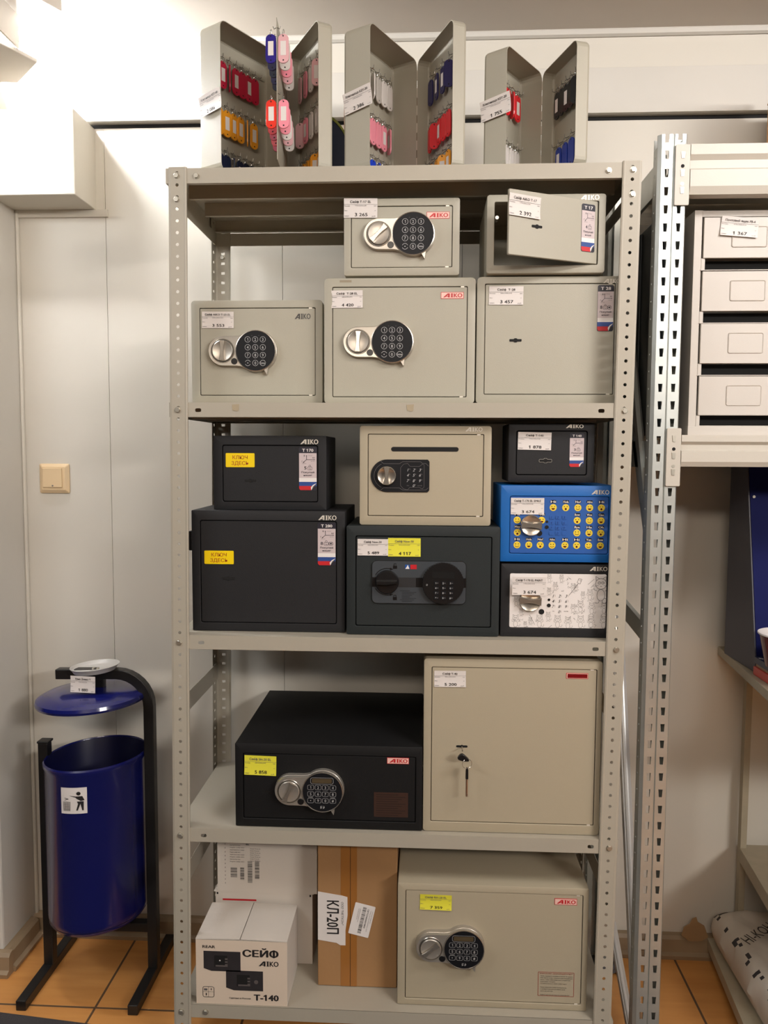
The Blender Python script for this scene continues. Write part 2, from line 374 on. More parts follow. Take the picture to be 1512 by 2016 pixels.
def model_sticker(o, par, x0, x1, z0, z1, y, name, kg, box=False):
    b = MB(o); w, h = x1-x0, z1-z0; Z = lambda f: z1-h*f; r = w*.12
    q = rr(x0, x1, z0, z1, r)
    b.prism(q, y-.0006, y, NAVY, NAVY)
    e = w*.015; y1 = y-.0008
    b.rect(x0+e, x1-e, Z(.71), Z(.14), y1, LAV); b.rect(x0+e, x1-e, Z(.80), Z(.71), y1, WHITE)
    b.rect(x0+e, x1-e, Z(.895), Z(.80), y1, FBLUE)
    b.flat([(x0+e+r*.6, Z(.99)), (x1-w*.3, Z(.99)), (x1-w*.3, Z(.895)), (x0+e, Z(.895)), (x0+e, Z(.95))], y1, FRED)
    b.flat([(x1-w*.3, Z(.99)), (x1-w*.34, Z(.93)), (x1-w*.22, Z(.87)), (x1-w*.02, Z(.83))], y1-.0004, WHITE)
    b.flat([(x1-w*.29, Z(.985)), (x1-w*.2, Z(.90)), (x1-w*.02, Z(.835))], y1-.0008, GINK)
    y2 = y1-.0002
    b.text(name, (x0+x1)/2, Z(.108), y2, h*.066, WHITE, 'C', w=w*.62, bold=.03)
    ox, oz = x0+w*.43, Z(.29); lw = w*.025
    b.line((ox, oz), (ox, oz+h*.09), lw, y2, NAVY); b.line((ox, oz), (x1-w*.13, oz), lw, y2, NAVY); b.line((ox, oz), (x0+w*.26, oz-h*.06), lw, y2, NAVY)
    for a, c, d in (((ox, oz+h*.105), (ox-w*.035, oz+h*.085), (ox+w*.035, oz+h*.085)), ((x1-w*.09, oz), (x1-w*.15, oz+h*.012), (x1-w*.15, oz-h*.012)), ((x0+w*.23, oz-h*.07), (x0+w*.26, oz-h*.045), (x0+w*.32, oz-h*.062))): b.flat([a, c, d], y2, NAVY)
    b.text('В', x0+w*.28, oz+h*.075, y2, h*.03, NAVY, w=w*.07, bold=.01); b.text('Ш', x0+w*.76, oz+h*.03, y2, h*.03, NAVY, w=w*.12, bold=.01); b.text('Г', x0+w*.16, oz-h*.06, y2, h*.035, NAVY, w=w*.05, bold=.01)
    b.text('170 мм', x0+w*.52, oz+h*.085, y2, h*.016, GINK, w=w*.22); b.text('260 мм', x0+w*.66, oz-h*.045, y2, h*.016, GINK, w=w*.22); b.text('230 мм', x0+w*.2, oz-h*.095, y2, h*.016, GINK, w=w*.22)
    c = x0+w*(.30 if not box else .17)
    b.text(kg, c, Z(.515), y2, h*.07, NAVY, w=w*.13, bold=.02)
    def weight(wx):
        b.pline(rr(wx, wx+w*.24, Z(.525), Z(.455), w*.03, 2), lw*.7, y2, NAVY, True); b.pline(circ(wx+w*.12, Z(.437), w*.055, 8), lw*.7, y2, NAVY, True)
        b.text('kg', wx+w*.12, Z(.505), y2, h*.022, NAVY, 'C', w=w*.12)
    weight(c+w*.19)
    if box: b.pline(rr(x0+w*.62, x0+w*.84, Z(.52), Z(.45), w*.05, 2), lw, y2, NAVY, True); b.rect(x0+w*.67, x0+w*.79, Z(.50), Z(.47), y2, NAVY)
    b.text('Покупай', (x0+x1)/2, Z(.60), y2, h*.04, NAVY, 'C', w=w*.72, bold=.02); b.text('наше!', (x0+x1)/2, Z(.665), y2, h*.036, NAVY, 'C', w=w*.46, bold=.02)
    return b.build('model_sticker', par)
def key_here(o, par, x0, x1, z0, z1, y):
    b = MB(o); b.prism(rr(x0, x1, z0, z1, .002), y-.0006, y, YSTICK, YSTICK); w, h = x1-x0, z1-z0
    b.text('КЛЮЧ', (x0+x1)/2, z0+h*.57, y-.0009, h*.26, REDT, 'C', w=w*.52, bold=.01); b.text('ЗДЕСЬ', (x0+x1)/2, z0+h*.16, y-.0009, h*.26, REDT, 'C', w=w*.60, bold=.01)
    return b.build('yellow_sticker', par, label='yellow sticker lettered in brick red')
def keyhole(o, par, x0, x1, z, y, rim=None):
    b = MB(o); c = (x0+x1)/2; w = x1-x0; pts = []
    h = w*.10
    pts = [(x0, z-h*.7), (x0+w*.04, z-h), (c-w*.16, z-h), (c-w*.08, z-h*1.7), (c+w*.08, z-h*1.7), (c+w*.16, z-h), (x1-w*.04, z-h), (x1, z-h*.7),
           (x1, z+h*.7), (x1-w*.04, z+h), (c+w*.16, z+h), (c+w*.08, z+h*1.7), (c-w*.08, z+h*1.7), (c-w*.16, z+h), (x0+w*.04, z+h), (x0, z+h*.7)]
    if rim: b.prism(inset(pts, -.0009), y-.0006, y, rim, rim)
    b.prism(pts, y-.0010, y, BPLAS, HOLE); return b.build('keyhole', par)

# ------------------------------------------------------------------ safes
def make_safe(label, x0, x1, z0, z1, yf, depth, dr, bm_, dm, ro=.004, ri=.002, rec=.0015, group=None, hinge=None, name='safe', deep=False, gap=.0014, lip=0.):
    t = thing(name, (x0, yf, z0), label, 'safe', group); o = (x0, yf, z0)
    dx0, dx1, dz0, dz1 = dr
    P = lambda q, y: [(a, y, c) for a, c in q]
    out = rr(x0, x1, z0, z1, ro); inn = rr(dx0-gap, dx1+gap, dz0-gap, dz1+gap, ri+gap*.5)
    b = MB(o); bv = .0016
    b.loops([P(inn, yf+.004), P(inn, yf+.0006), P(inset(inn, -.0008), yf), P(inset(out, bv), yf), P(inset(out, bv*.3), yf+bv*.3), P(out, yf+bv), P(out, yf+depth)], bm_, None, bm_)
    if deep:
        tw = .012; inn2 = rr(dx0-gap, dx1+gap, dz0-gap, dz1+gap, ri+gap*.5)
        b.loops([P(inn2, yf+.004), P(inn2, yf+.022), P(rr(x0+.004, x1-.004, z0+.004, z1-.004, .003), yf+.022), P(rr(x0+.004, x1-.004, z0+.004, z1-.004, .003), yf+depth-.004)], bm_, None, bm_)
    else:
        b.loops([P(inn, yf+.004), P(inn, yf+.012)], HOLE, None, HOLE)
    b.build('body', t, smooth=True)
    if hinge is None:
        b = MB(o); b.prism(rr(dx0, dx1, dz0, dz1, ri), yf+rec, yf+rec+.006, dm, bev=.0008)
        d = b.build('door', t, smooth=True)
    else:
        ho = (dx1, yf, z0); b = MB(ho); b.prism(rr(dx0, dx1, dz0, dz1, ri), yf+rec, yf+rec+.006, dm, bev=.0008)
        b.box(dx0+.01, dx1-.03, yf+rec+.006, yf+rec+.012, dz0+.012, dz1-.012, dm)
        d = b.build('door', t); d.location = (dx1-x0, 0, 0); d.rotation_euler = (0, 0, hinge); o = ho
    # hinge pins shown as small bright spots at the top and bottom right corners
    if hinge is None and bm_ in (SAFE, SAFE2):
        for zz in (dz1+gap*.2, dz0-gap*.2):
            b = MB((x0, yf, z0)); cx = dx1-.010; b.prism(rr(cx-.004, cx+.004, zz-.0013, zz+.0013, .0012), yf+.0005, yf+.006, LOGO); b.build('hinge_pin', t)
    return t, d, o, yf+rec

def lock_outline():
    R, r, lx = .0465, .0335, -.075
    pts = []
    a_end = math.radians(128)
    for i in range(41):                                     # big circle, from lower left round to upper left (counter-clockwise)
        a = -a_end+2*a_end*i/40; pts.append((R*math.cos(a), R*math.sin(a)))
    p0 = Vector(pts[-1]); p2 = Vector((-.047, r)); c = Vector((-.036, r+.0005))
    for i in range(1, 6):
        u = i/6; q = p0*(1-u)**2+c*2*u*(1-u)+p2*u*u; pts.append((q.x, q.y))
    for i in range(25):
        a = PI/2+PI*i/24; pts.append((lx+r*math.cos(a), r*math.sin(a)))
    p0 = Vector((-.047, -r)); p2 = Vector(pts[0]); c = Vector((-.036, -r-.0005))
    for i in range(1, 6):
        u = i/6; q = p0*(1-u)**2+c*2*u*(1-u)+p2*u*u; pts.append((q.x, q.y))
    return pts
def el_lock(o, par, cx, cz, y, kind, ang, proud=.013):
    A = lambda q: [(cx+a, cz+c) for a, c in q]; P = lambda q, yy: [(a, yy, c) for a, c in q]
    out = A(lock_outline())
    b = MB(o)
    b.loops([P(inset(out, -.0012), y), P(inset(out, -.0006), y-proud*.6), P(out, y-proud*.62), P(out, y-proud+.002), P(inset(out, .0012), y-proud), P(inset(out, .0035), y-proud+.0002)], SILV if kind == 'T' else SILV, None, SILV)
    b.build('lock_housing', par, smooth=True) if False else None
    # raised rim round the keypad, dish round the knob, the little black cap and the pull lip
    yp = y-proud
    b.loops([P(A(circ(0, 0, .0465, 48)), yp+.001), P(A(circ(0, 0, .0462, 48)), yp-.0022), P(A(circ(0, 0, .0448, 48)), yp-.0026), P(A(circ(0, 0, .0440, 48)), yp-.0012)], SILV2)
    kx = -.0752
    b.loops([P(A(circ(kx, 0, .0272, 40)), yp-.0002), P(A(circ(kx, 0, .0262, 40)), yp-.0012), P(A(circ(kx, 0, .0250, 40)), yp+.0015)], SILV2)
    b.flat(A(circ(kx, 0, .0252, 40)), yp-.0001, CHAR)
    b.prism(A([(.018, -.0415), (.0275, -.0375), (.0252, -.0530), (.0215, -.0475)]), yp+.0005, y-.002, SILV)
    b.build('lock_housing', par, smooth=True)
    b = MB(o); b.prism(A(circ(-.0490, -.0235, .0072, 24)), yp-.0012, yp+.001, BPLAS, bev=.0006); b.build('battery_cap', par, smooth=True)
    # knob: disc with a waisted grip
    Rz = Matrix.Translation((cx+kx, 0, cz)) @ Matrix.Rotation(ang, 4, 'Y')
    b = MB(o, Rz); b.loops([[(a, yp, c) for a, c in circ(0, 0, .0236, 40)], [(a, yp-.0035, c) for a, c in circ(0, 0, .0236, 40)], [(a, yp-.0048, c) for a, c in circ(0, 0, .0222, 40)], [(a, yp-.0030, c) for a, c in circ(0, 0, .014, 40)]], SILV, None, SILV)
    g = [(-.0062, -.0225), (.0062, -.0225), (.0046, -.010), (.0040, 0), (.0046, .010), (.0062, .0225), (-.0062, .0225), (-.0046, .010), (-.0040, 0), (-.0046, -.010)]
    b.prism(g, yp-.0098, yp-.002, SILV2, bev=.0009); b.build('knob', par, smooth=True)
    # keypad
    b = MB(o); yk = yp-.0016
    b.prism(A(circ(0, 0, .0442, 56)), yk, yp+.0005, KPAD)
    ys = yk-.0003
    if kind == 'T':
        X = (-.0176, -.0004, .0168); Z = (.0251, .0076, -.0098, -.0275); keys = '123456789•0'
        for i in range(12):
            x, z = X[i % 3], Z[i//3]
            a0, a1 = (0, 2*PI) if i not in (9, 11) else (.35, PI-.35)
            if i in (9, 11):
                for s0 in (.4, PI+.4):
                    b.pline(A([(x+.0062*math.cos(s0+(PI-.8)*k/10), z+.0062*math.sin(s0+(PI-.8)*k/10)) for k in range(11)]), .0008, ys, KINK)
            else: b.ring(A(circ(x, z, .0066, 24)), A(circ(x, z, .0059, 24)), ys, KINK)
            if i == 9: b.flat(A(circ(x, z, .0012, 8)), ys, KINK)
            elif i == 11: b.text('Enter', cx+x, cz+z-.0022, ys-.0002, .0046, KINK, 'C', w=.0145, bold=.02)
            else: b.text(keys[i], cx+x, cz+z-.0033, ys, .0066, KINK, 'C')
        for x in (-.008, .008): b.rect(cx+x-.0012, cx+x+.0012, cz+.0335, cz+.0341, ys, GINK)
    else:
        X = (-.0263, -.0096, .0068, .0236); Z = (.0110, -.0040, -.0192); keys = '12345678•90#'
        for i in range(12):
            x, z = X[i % 4], Z[i//4]; b.ring(A(rr(x-.0071, x+.0071, z-.0056, z+.0056, .003)), A(rr(x-.0066, x+.0066, z-.0051, z+.0051, .0026)), ys, KINK)
            if i == 8: b.flat(A(circ(x, z, .0011, 8)), ys, KINK)
            elif i == 11: b.text('#', cx+x, cz+z-.0022, ys, .0050, KINK, 'C', bold=.03)
            else: b.text(keys[i], cx+x, cz+z-.0030, ys, .0060, KINK, 'C')
        b.ring(A(rr(-.0268, .0250, .0190, .0338, .005)), A(rr(-.0263, .0245, .0195, .0333, .0046)), ys, KINK)
        b.flat(A(rr(-.0235, .0212, .0212, .0316, .002)), ys, mat('lcd_window', (84, 72, 52), .2))
        for x, s_ in ((-.0263, 'CLEAR'), (.0236, 'LOCK')): b.text(s_, cx+x, cz-.0130, ys, .0018, KINK, 'C', w=.010)
        b.pline(A([(-.004, -.0375), (-.004, -.0320), (.000, -.0320)]), .0008, ys, KINK); b.rect(cx-.003, cx-.001, cz-.0365, cz-.0345, ys, KINK)
        b.pline(A([(.001, -.0352), (.005, -.0345), (.0028, -.0315)]), .0010, ys, KINK); b.line((cx+.005, cz-.0345), (cx+.002, cz-.0375), .0010, ys, KINK)
    b.build('keypad', par)

# row on the second shelf from the top
t, d, o, y = make_safe('grey-beige electronic safe, lowest of the upper shelf, ticket 3 553', .0281, .3291, 1.5040, 1.7387, .090, .25, (.0485, .3118, 1.5258, 1.7205), SAFE, SAFE, .008)
price_tag(o, d, .0530, .1262, 1.6765, 1.7135, y-.0004, 'Сейф AIKO T-23 EL', '3 553', dims='230х300х250', rot=.01)
logo(o, d, .2655, .3020, 1.6965, 1.7083, y, BPLAS); el_lock(o, d, .1784, 1.6241, y, 'T', .04)
t, d, o, y = make_safe('wide grey-beige electronic safe with red badge, under the smaller electronic safe, ticket 4 420', .3371, .6710, 1.5040, 1.7790, .055, .295, (.3567, .6520, 1.5200, 1.7585), SAFE, SAFE, .009)
price_tag(o, d, .3535, .4228, 1.7142, 1.7522, y-.0004, 'Сейф  T-28 EL', '4 420', dims='280х340х295', rot=-.005)
badge(o, d, .5948, .6449, 1.7331, 1.7476, y); el_lock(o, d, .4889, 1.6387, y, 'T', .04)
b = MB(o); b.rect(.372, .398, 1.7695, 1.7745, .0547, mat('smudge_mark', (150, 138, 116), .5)); b.build('smudge', t)
t, d, o, y = make_safe('grey-beige key safe with T 28 sticker, half tucked behind the right post, ticket 3 457', .6738, .9900, 1.5040, 1.7799, .055, .295, (.6925, .9720, 1.5260, 1.7635), SAFE, SAFE, .009)
price_tag(o, d, .7000, .7745, 1.7193, 1.7590, y-.0004, 'Сейф  T-28', '3 457', dims='280х340х295', rot=.006)
logo(o, t, .9455, .983, 1.7645, 1.7735, .0548); model_sticker(o, d, .9350, .9700, 1.6617, 1.7608, y, 'T 28', '8', True); keyhole(o, d, .7459, .7725, 1.6427, y)
t, d, o, y = make_safe('small grey-beige electronic safe stacked on top in the middle, ticket 3 265', .3810, .6345, 1.7835, 1.9494, .055, .23, (.3980, .6175, 1.8022, 1.9318), SAFE, SAFE, .006)
price_tag(o, t, .3812, .4546, 1.9077, 1.9492, .0546, 'Сейф T-17 EL', '3 265', dims='170х260х230', rot=.01)
badge(o, d, .5622, .6120, 1.9051, 1.9196, y); el_lock(o, d, .5333, 1.8705, y, 'T', PI/4)
# open safe
t, d, o, y = make_safe('small grey-beige key safe with its door standing ajar, ticket 2 392', .6918, .9451, 1.7835, 1.9497, .040, .23, (.7095, .9288, 1.8020, 1.9330), SAFE, SAFE, .006, hinge=.44, deep=True)
logo(o, t, .8890, .9305, 1.9362, 1.9470, .0398) if False else None
b = MB((.6918, .040, 1.7835)); aiko(b, .8890, .9305, 1.9362, 1.9465, .0394, LOGO); b.build('brand_lettering', t)
price_tag(o, d, .7085, .7830, 1.8790, 1.9230, y-.0004, 'Сейф AIKO T-17', '2 392', dims='170х260х230', rot=.03, lift=.010)
model_sticker(o, d, .8870, .9215, 1.8250, 1.9245, y, 'T 17', '4'); keyhole(o, d, .7640, .7890, 1.8640, y)
b = MB((.6918, .040, 1.7835)); b.prism(circ(.7155, 1.908, .004, 12), .062, .085, SILV2); b.build('bolt_socket', t)

# row on the middle shelf
S3 = .9884
t, d, o, y = make_safe('large charcoal key safe with T 280 sticker, standing on the middle shelf', .0354, .3848, S3, 1.2640, .046, .25, (.0562, .3648, 1.0085, 1.2400), DARK, DARK, .002, .004, gap=.0016)
key_here(o, d, .0641, .1315, 1.1415, 1.1721, y); model_sticker(o, d, .3228, .3641, 1.1407, 1.2381, y, 'T 280', '8', True); keyhole(o, d, .1055, .1335, 1.1088, y)
logo(o, t, .3245, .3660, 1.2440, 1.2545, .046)
b = MB(o); b.box(.024, .0354, .06, .11, 1.17, 1.215, DARK); b.build('side_bracket', t, bevel=.002)
t, d, o, y = make_safe('small charcoal key safe with T 170 sticker, stacked upon the large charcoal safe', .0818, .3407, 1.2645, 1.4325, .066, .18, (.1040, .3198, 1.2840, 1.4100), DARK, DARK, .002, .004, gap=.0016)
key_here(o, d, .1104, .1766, 1.3612, 1.3931, y); model_sticker(o, d, .2777, .3188, 1.3091, 1.4076, y, 'T 170', '5'); keyhole(o, d, .1542, .1798, 1.3312, y)
logo(o, t, .2815, .3225, 1.4140, 1.4245, .066)
# graphite safe with the dark keypad
t, d, o, y = make_safe('graphite electronic safe with black dial and round black keypad, tickets 5 489 and 4 117', .3899, .7300, S3, 1.2337, .030, .25, (.4118, .7108, 1.0095, 1.2094), DARK2, DARK2, .004, .003, gap=.0018)
price_tag(o, d, .4147, .4828, 1.1672, 1.2042, y-.0004, 'Сейф New-30', '5 489', dims='250х350х250'); price_tag(o, d, .4826, .5550, 1.1657, 1.2069, y-.0008, 'Сейф New-30', '4 117', YPAPER, dims='250х350х250', light=True)
GP = mat('slate_lock_plate', (62, 67, 72), .4)
b = MB(o); b.prism(rr(.4466, .6563, 1.0600, 1.1565, .011), y-.004, y, BPLAS, GP, bev=.001)
b.rect(.4466, .6563, 1.0975, 1.1190, y-.0043, BPLAS)
b.rect(.490, .545, 1.0975, 1.1190, y-.0046, mat('grip_grey', (38, 38, 40), .5))
for k, s_ in ((1, 1), (-1, -1)):
    pts = [(.481+.030*math.cos(math.radians(150-75*i/8)), 1.109+s_*.030*math.sin(math.radians(150-75*i/8))) for i in range(9)]; b.pline(pts, .0016, y-.0044, BPLAS)
    e = pts[-1]; b.flat([(e[0]+.006, e[1]-s_*.001), (e[0]-.001, e[1]+.003), (e[0]-.001, e[1]-.003)], y-.0044, BPLAS)
for zz in (1.1385, 1.068): b.rect(.494, .503, zz, zz+.007, y-.0044, BPLAS); b.pline([(.496, zz+.007), (.496, zz+.011), (.501, zz+.011), (.501, zz+(.007 if zz < 1.1 else .0095))], .0012, y-.0044, BPLAS)
b.rect(.5205, .5315, 1.138, 1.148, y-.0045, mat('mark_blue', (30, 80, 150), .4)); b.flat([(.5215, 1.1385), (.5305, 1.1385), (.527, 1.1475)], y-.0047, WHITE); b.rect(.5325, .5465, 1.138, 1.148, y-.0045, RED)
for i in range(8): b.rect(.510 if i in (0, 6) else .514, .510+.022+.014*((i*7) % 4)/3, 1.089-i*.0034, 1.0898-i*.0034, y-.0044, KPAD)
b.build('lock_plate', d)
b = MB(o); b.loops([[(q[0], yy, q[1]) for q in circ(.4808, 1.109, r_, 40)] for r_, yy in ((.0265, y-.003), (.0262, y-.010), (.0240, y-.013), (.0205, y-.0132))], BPLAS, None, BPLAS)
b.prism([(.4575, 1.1050), (.480, 1.104), (.5035, 1.108), (.5035, 1.1135), (.480, 1.113), (.4575, 1.1125)], y-.026, y-.012, BPLAS, bev=.002); b.build('dial_knob', d, smooth=True)
b = MB(o); q = [(.6051+(.0455+.0008*(i % 2))*math.cos(2*PI*i/96), 1.1083+(.0455+.0008*(i % 2))*math.sin(2*PI*i/96)) for i in range(96)]
b.prism(q, y-.016, y-.003, BPLAS, bev=.001); ys = y-.0163
b.rect(.581, .630, 1.120, 1.135, ys, mat('dark_display', (34, 34, 34), .2))
for i, k in enumerate('123456789*0#'): x = (.5905, .6065, .6225)[i % 3]; z = (1.1085, 1.0975, 1.0865, 1.0755)[i//3]; b.prism(rr(x-.0055, x+.0055, z-.003, z+.005, .0015), ys-.0010, ys, KPAD); b.text(k, x-.0015, z-.001, ys-.0013, .0040, KINK, 'C', bold=.02); b.rect(x+.0008, x+.0040, z+.0005, z+.0018, ys-.0013, GINK)
b.pline(circ(.5695, 1.105, .0016, 8), .0006, ys, KINK, True); b.build('keypad', d)
# deposit safe
t, d, o, y = make_safe('beige deposit safe with a long slot and black keypad, stacked upon the graphite safe', .4181, .7091, 1.2345, 1.4548, .040, .21, (.4375, .6910, 1.2560, 1.4355), SAFE2, SAFE2, .006, .002)
logo(o, t, .651, .689, 1.4428, 1.4520, .040)
b = MB(o); b.prism(rr(.4879, .6370, 1.3985, 1.4085, .0049), y-.0006, y, HOLE, HOLE); b.build('deposit_slot', d)
b = MB(o); cz = 1.3446; pl = [(.4790+.0361*math.cos(math.radians(a)), cz+.0361*math.sin(math.radians(a))) for a in range(90, 271, 6)]+[(.5690, cz-.0361), (.5725, cz-.0326), (.5730, cz-.030), (.5730, cz+.030), (.5725, cz+.0326), (.5690, cz+.0361)]
b.prism(pl, y-.003, y, BPLAS, KPAD, bev=.0006); ys = y-.0033; L = GINK
q = lambda u, v: (.4429+u*.1301, 1.3807-v*.0722)
b.pline([q(.16, .04), q(.22, .13), q(.49, .13), q(.545, .065), q(.85, .065), q(.88, .12), q(.94, .12), q(.985, .2)], .0007, ys, L)
b.pline([q(.16, .96), q(.22, .87), q(.49, .87), q(.545, .935), q(.85, .935), q(.88, .93), q(.94, .93), q(.985, .86)], .0007, ys, L)
b.pline([q(.51, .8), q(.51, .25), q(.56, .14), q(.63, .12), q(.67, .21), q(.83, .21), q(.88, .14), q(.91, .16), q(.91, .84), q(.88, .9), q(.83, .85), q(.67, .85), q(.63, .93), q(.56, .9), q(.51, .8)], .0006, ys, L)
b.pline([(.4788+.0285*math.cos(math.radians(a)), cz+.0285*math.sin(math.radians(a))) for a in range(115, 246, 10)], .0007, ys, L)
for i, k in enumerate('123456789*0#'):
    x, z = q((.635, .735, .84)[i % 3], (.32, .48, .65, .80)[i//3])
    if i in (9, 11): b.text('ON' if i == 9 else 'ENTER', x, z-.001, ys, .0022, L, 'C', w=.005 if i == 9 else .010)
    else: b.text(k, x, z-.003, ys, .0062, KINK, 'C', shear=.3); b.rect(x+.0032, x+.0048, z+.001, z+.003, ys, L)
b.build('lock_plate', d)
def round_knob(o, par, cx, cz, y, ang, r=.0205, proud=.016):
    Rz = Matrix.Translation((cx, 0, cz)) @ Matrix.Rotation(ang, 4, 'Y'); b = MB(o, Rz)
    b.loops([[(a, yy, c) for a, c in circ(0, 0, r_, 48)] for r_, yy in ((r, y-.002), (r, y-proud*.55), (r*.93, y-proud*.66), (r*.6, y-proud*.5))], SILV2, None, SILV2)
    h = r*.97; g = [(-h*.36, -h), (h*.36, -h), (h*.22, -h*.4), (h*.18, 0), (h*.22, h*.4), (h*.36, h), (-h*.36, h), (-h*.22, h*.4), (-h*.18, 0), (-h*.22, -h*.4)]
    b.prism(g, y-proud*1.1, y-proud*.45, SILV2, bev=.001); return b.build('knob', par, smooth=True)
round_knob(o, d, .4786, 1.3450, y-.003, .04)
# little charcoal safe T 140
t, d, o, y = make_safe('smallest charcoal key safe with T 140 sticker, standing on the blue safe, ticket 1 878', .7472, .9347, 1.3330, 1.4610, .050, .14, (.7655, .9180, 1.3490, 1.4440), DARK, DARK, .003, .004, gap=.0016)
price_tag(o, d, .7676, .8405, 1.4031, 1.4419, y-.0004, 'Сейф T-140', '1 878', dims='140х195х140', rot=.02); model_sticker(o, d, .8807, .9125, 1.3655, 1.4400, y, 'T 140', '3')
keyhole(o, d, .8154, .8421, 1.3795, y, SILV); logo(o, t, .8714, .9102, 1.4512, 1.4605-.0012, .050)
# blue safe
t, d, o, y = make_safe('bright blue electronic safe printed with rows of small yellow smiling faces, ticket 3 674', .7309, .9806, 1.1560, 1.3253, .036, .20, (.7517, .9660, 1.1750, 1.3010), BLUEC, BLUEF, .002, .004, gap=.001)
price_tag(o, d, .7528, .8256, 1.2614, 1.2978, y-.0006, 'Сейф T-170 EL SMILE', '3 674', dims='170х260х230')
logo(o, t, .9275, .9665, 1.3065, 1.3160, .036)
YEL = mat('smiley_yellow', (236, 206, 60), .45)
b = MB(o); ys = y-.0003
words = ['Hi', 'Hola', 'No!', 'Adios', 'Hi', 'Hi', 'Yes', 'Bow', 'Wow', 'Ciao', 'Hey', 'Bye', 'Ha', 'Oh']
def smiley(x, z, k):
    b.text(words[k % len(words)], x, z+.0105, ys-.0006, .0048, WHITE, 'C', w=.0115, bold=.03); b.flat(rr(x-.0068, x+.0068, z+.0094, z+.0164, .002, 2), ys-.0002, KPAD)
    b.flat(circ(x, z, .0078, 16), ys, YEL)
    for e in (-.003, .003): b.flat(circ(x+e, z+.0022, .0011, 6), ys-.0003, KPAD)
    if k % 3 == 0: b.flat([(x-.0042, z-.0015), (x+.0042, z-.0015), (x+.002, z-.0048), (x-.002, z-.0048)], ys-.0003, MAROON)
    elif k % 3 == 1: b.flat(circ(x, z-.003, .0023, 8), ys-.0003, MAROON)
    else: b.pline([(x-.004, z-.002), (x-.002, z-.004), (x+.002, z-.004), (x+.004, z-.002)], .001, ys-.0003, MAROON)
K = 0
def px_x(c): return .7309+(c-100)*.000182
def px_z(r): return 1.3253-(r-100)*.0001825
for c in (730, 880, 1025, 1165, 1305): smiley(px_x(c), px_z(365), K); K += 1
for c in (300, 595, 1020, 1165, 1305): smiley(px_x(c), px_z(520), K); K += 1
for c in (305, 1020, 1165, 1305): smiley(px_x(c), px_z(670), K); K += 1
for c in (303, 445, 583, 725, 880, 1020, 1162, 1303): smiley(px_x(c), px_z(822), K); K += 1
DKB = mat('keypad_dark_blue', (22, 52, 120), .4); PAB = mat('keypad_pale_blue', (70, 122, 190), .4)
for i in range(12):
    x, z = px_x((715, 790, 868)[i % 3]), px_z((485, 550, 613, 678)[i//3]); b.prism(rr(x-.0052, x+.0052, z-.0042, z+.0042, .002), ys-.0008, ys, PAB, BLUEF)
    if i not in (9, 11): b.text('123456789*0#'[i], x-.001, z-.0028, ys-.0011, .0056, DKB, 'C', shear=.3)
for c, r_, rad in ((657, 537, .0028), (657, 602, .0040), (570, 678, .0062)): b.flat(circ(px_x(c), px_z(r_), rad, 16), ys-.0012, HOLE)
b.build('printed_film', d)
round_knob(o, d, .7972, 1.2376, y, PI/2+.05, .0232)
# safe with the doodled white door
t, d, o, y = make_safe('charcoal electronic safe with a white door covered in line-drawn cats, ticket 3 674', .7335, .9849, S3, 1.1514, .0355, .20, (.7533, .9660, 1.0082, 1.1300), DARK, WHITE, .002, .004, gap=.001)
price_tag(o, d, .7567, .8301, 1.0853, 1.1253, y-.0190, 'Сейф T-170 EL PAINT', '3 674', dims='170х260х230')
logo(o, t, .9275, .9665, 1.1375, 1.1470, .0355)
b = MB(o); ys = y-.0003; DL = mat('doodle_line', (82, 76, 70), .6)
def cat(x, z, s, lw=.0005, m=DL):
    q = lambda u, v: (x+u*s, z+v*s)
    b.pline([q(.42*math.cos(a*PI/6), .85+.42*math.sin(a*PI/6)) for a in range(12)], lw, ys, m, True)
    for e in (-1, 1):
        b.pline([q(e*.36, 1.05), q(e*.40, 1.42), q(e*.12, 1.24)], lw, ys, m); b.pline([q(e*.13+.1*math.cos(a*PI/3), .92+.1*math.sin(a*PI/3)) for a in range(6)], lw, ys, m, True)
        b.pline([q(e*.18, .72), q(e*.62, .66)], lw*.7, ys, m); b.pline([q(e*.3, .3), q(e*.55, .42), q(e*.5, .55)], lw, ys, m)
        b.pline([q(e*.12, -.45), q(e*.15, -.62), q(e*.40, -.64), q(e*.38, -.56)], lw, ys, m)
    b.pline([q(-.06, .70), q(0, .62), q(.08, .70)], lw, ys, m)
    b.pline([q(.30*math.cos(a*PI/6), -.02+.45*math.sin(a*PI/6)) for a in range(12)], lw, ys, m, True)
    b.pline([q(.28, -.25), q(.55, -.35), q(.68, -.15), q(.62, 0)], lw, ys, m)
ppx = lambda c: .7335+(c-90)*.0001905
ppz = lambda r: 1.1514-(r-62)*.0001905
cat(ppx(1245), ppz(415), .029, .0008, PRINT)
rc = random.Random(3)
for c, r_, s_ in ((268, 770, .0150), (545, 770, .0150), (755, 770, .0150), (875, 780, .0145), (1020, 770, .0150), (1140, 770, .0150), (1285, 770, .0150), (1015, 585, .0140), (1145, 605, .0140), (1285, 600, .0130), (1120, 445, .0130), (720, 340, .0095), (650, 250, .0095), (650, 400, .0085), (272, 530, .0110), (330, 650, .0085), (440, 750, .0085), (645, 700, .0105), (790, 250, .0090), (925, 360, .0105), (1040, 440, .0085), (930, 600, .0100), (380, 790, .0070), (960, 350, .0080)):
    cat(ppx(c), ppz(r_), s_, .00042 if s_ > .012 else .00034)
for k in range(26):
    c, r_ = rc.choice([(640+rc.random()*420, 200+rc.random()*210), (880+rc.random()*460, 480+rc.random()*340), (230+rc.random()*300, 680+rc.random()*140)]); b.pline([(ppx(c)+rc.uniform(-.004, .004), ppz(r_)+rc.uniform(-.004, .004)) for _ in range(4)], .00035, ys, DL)
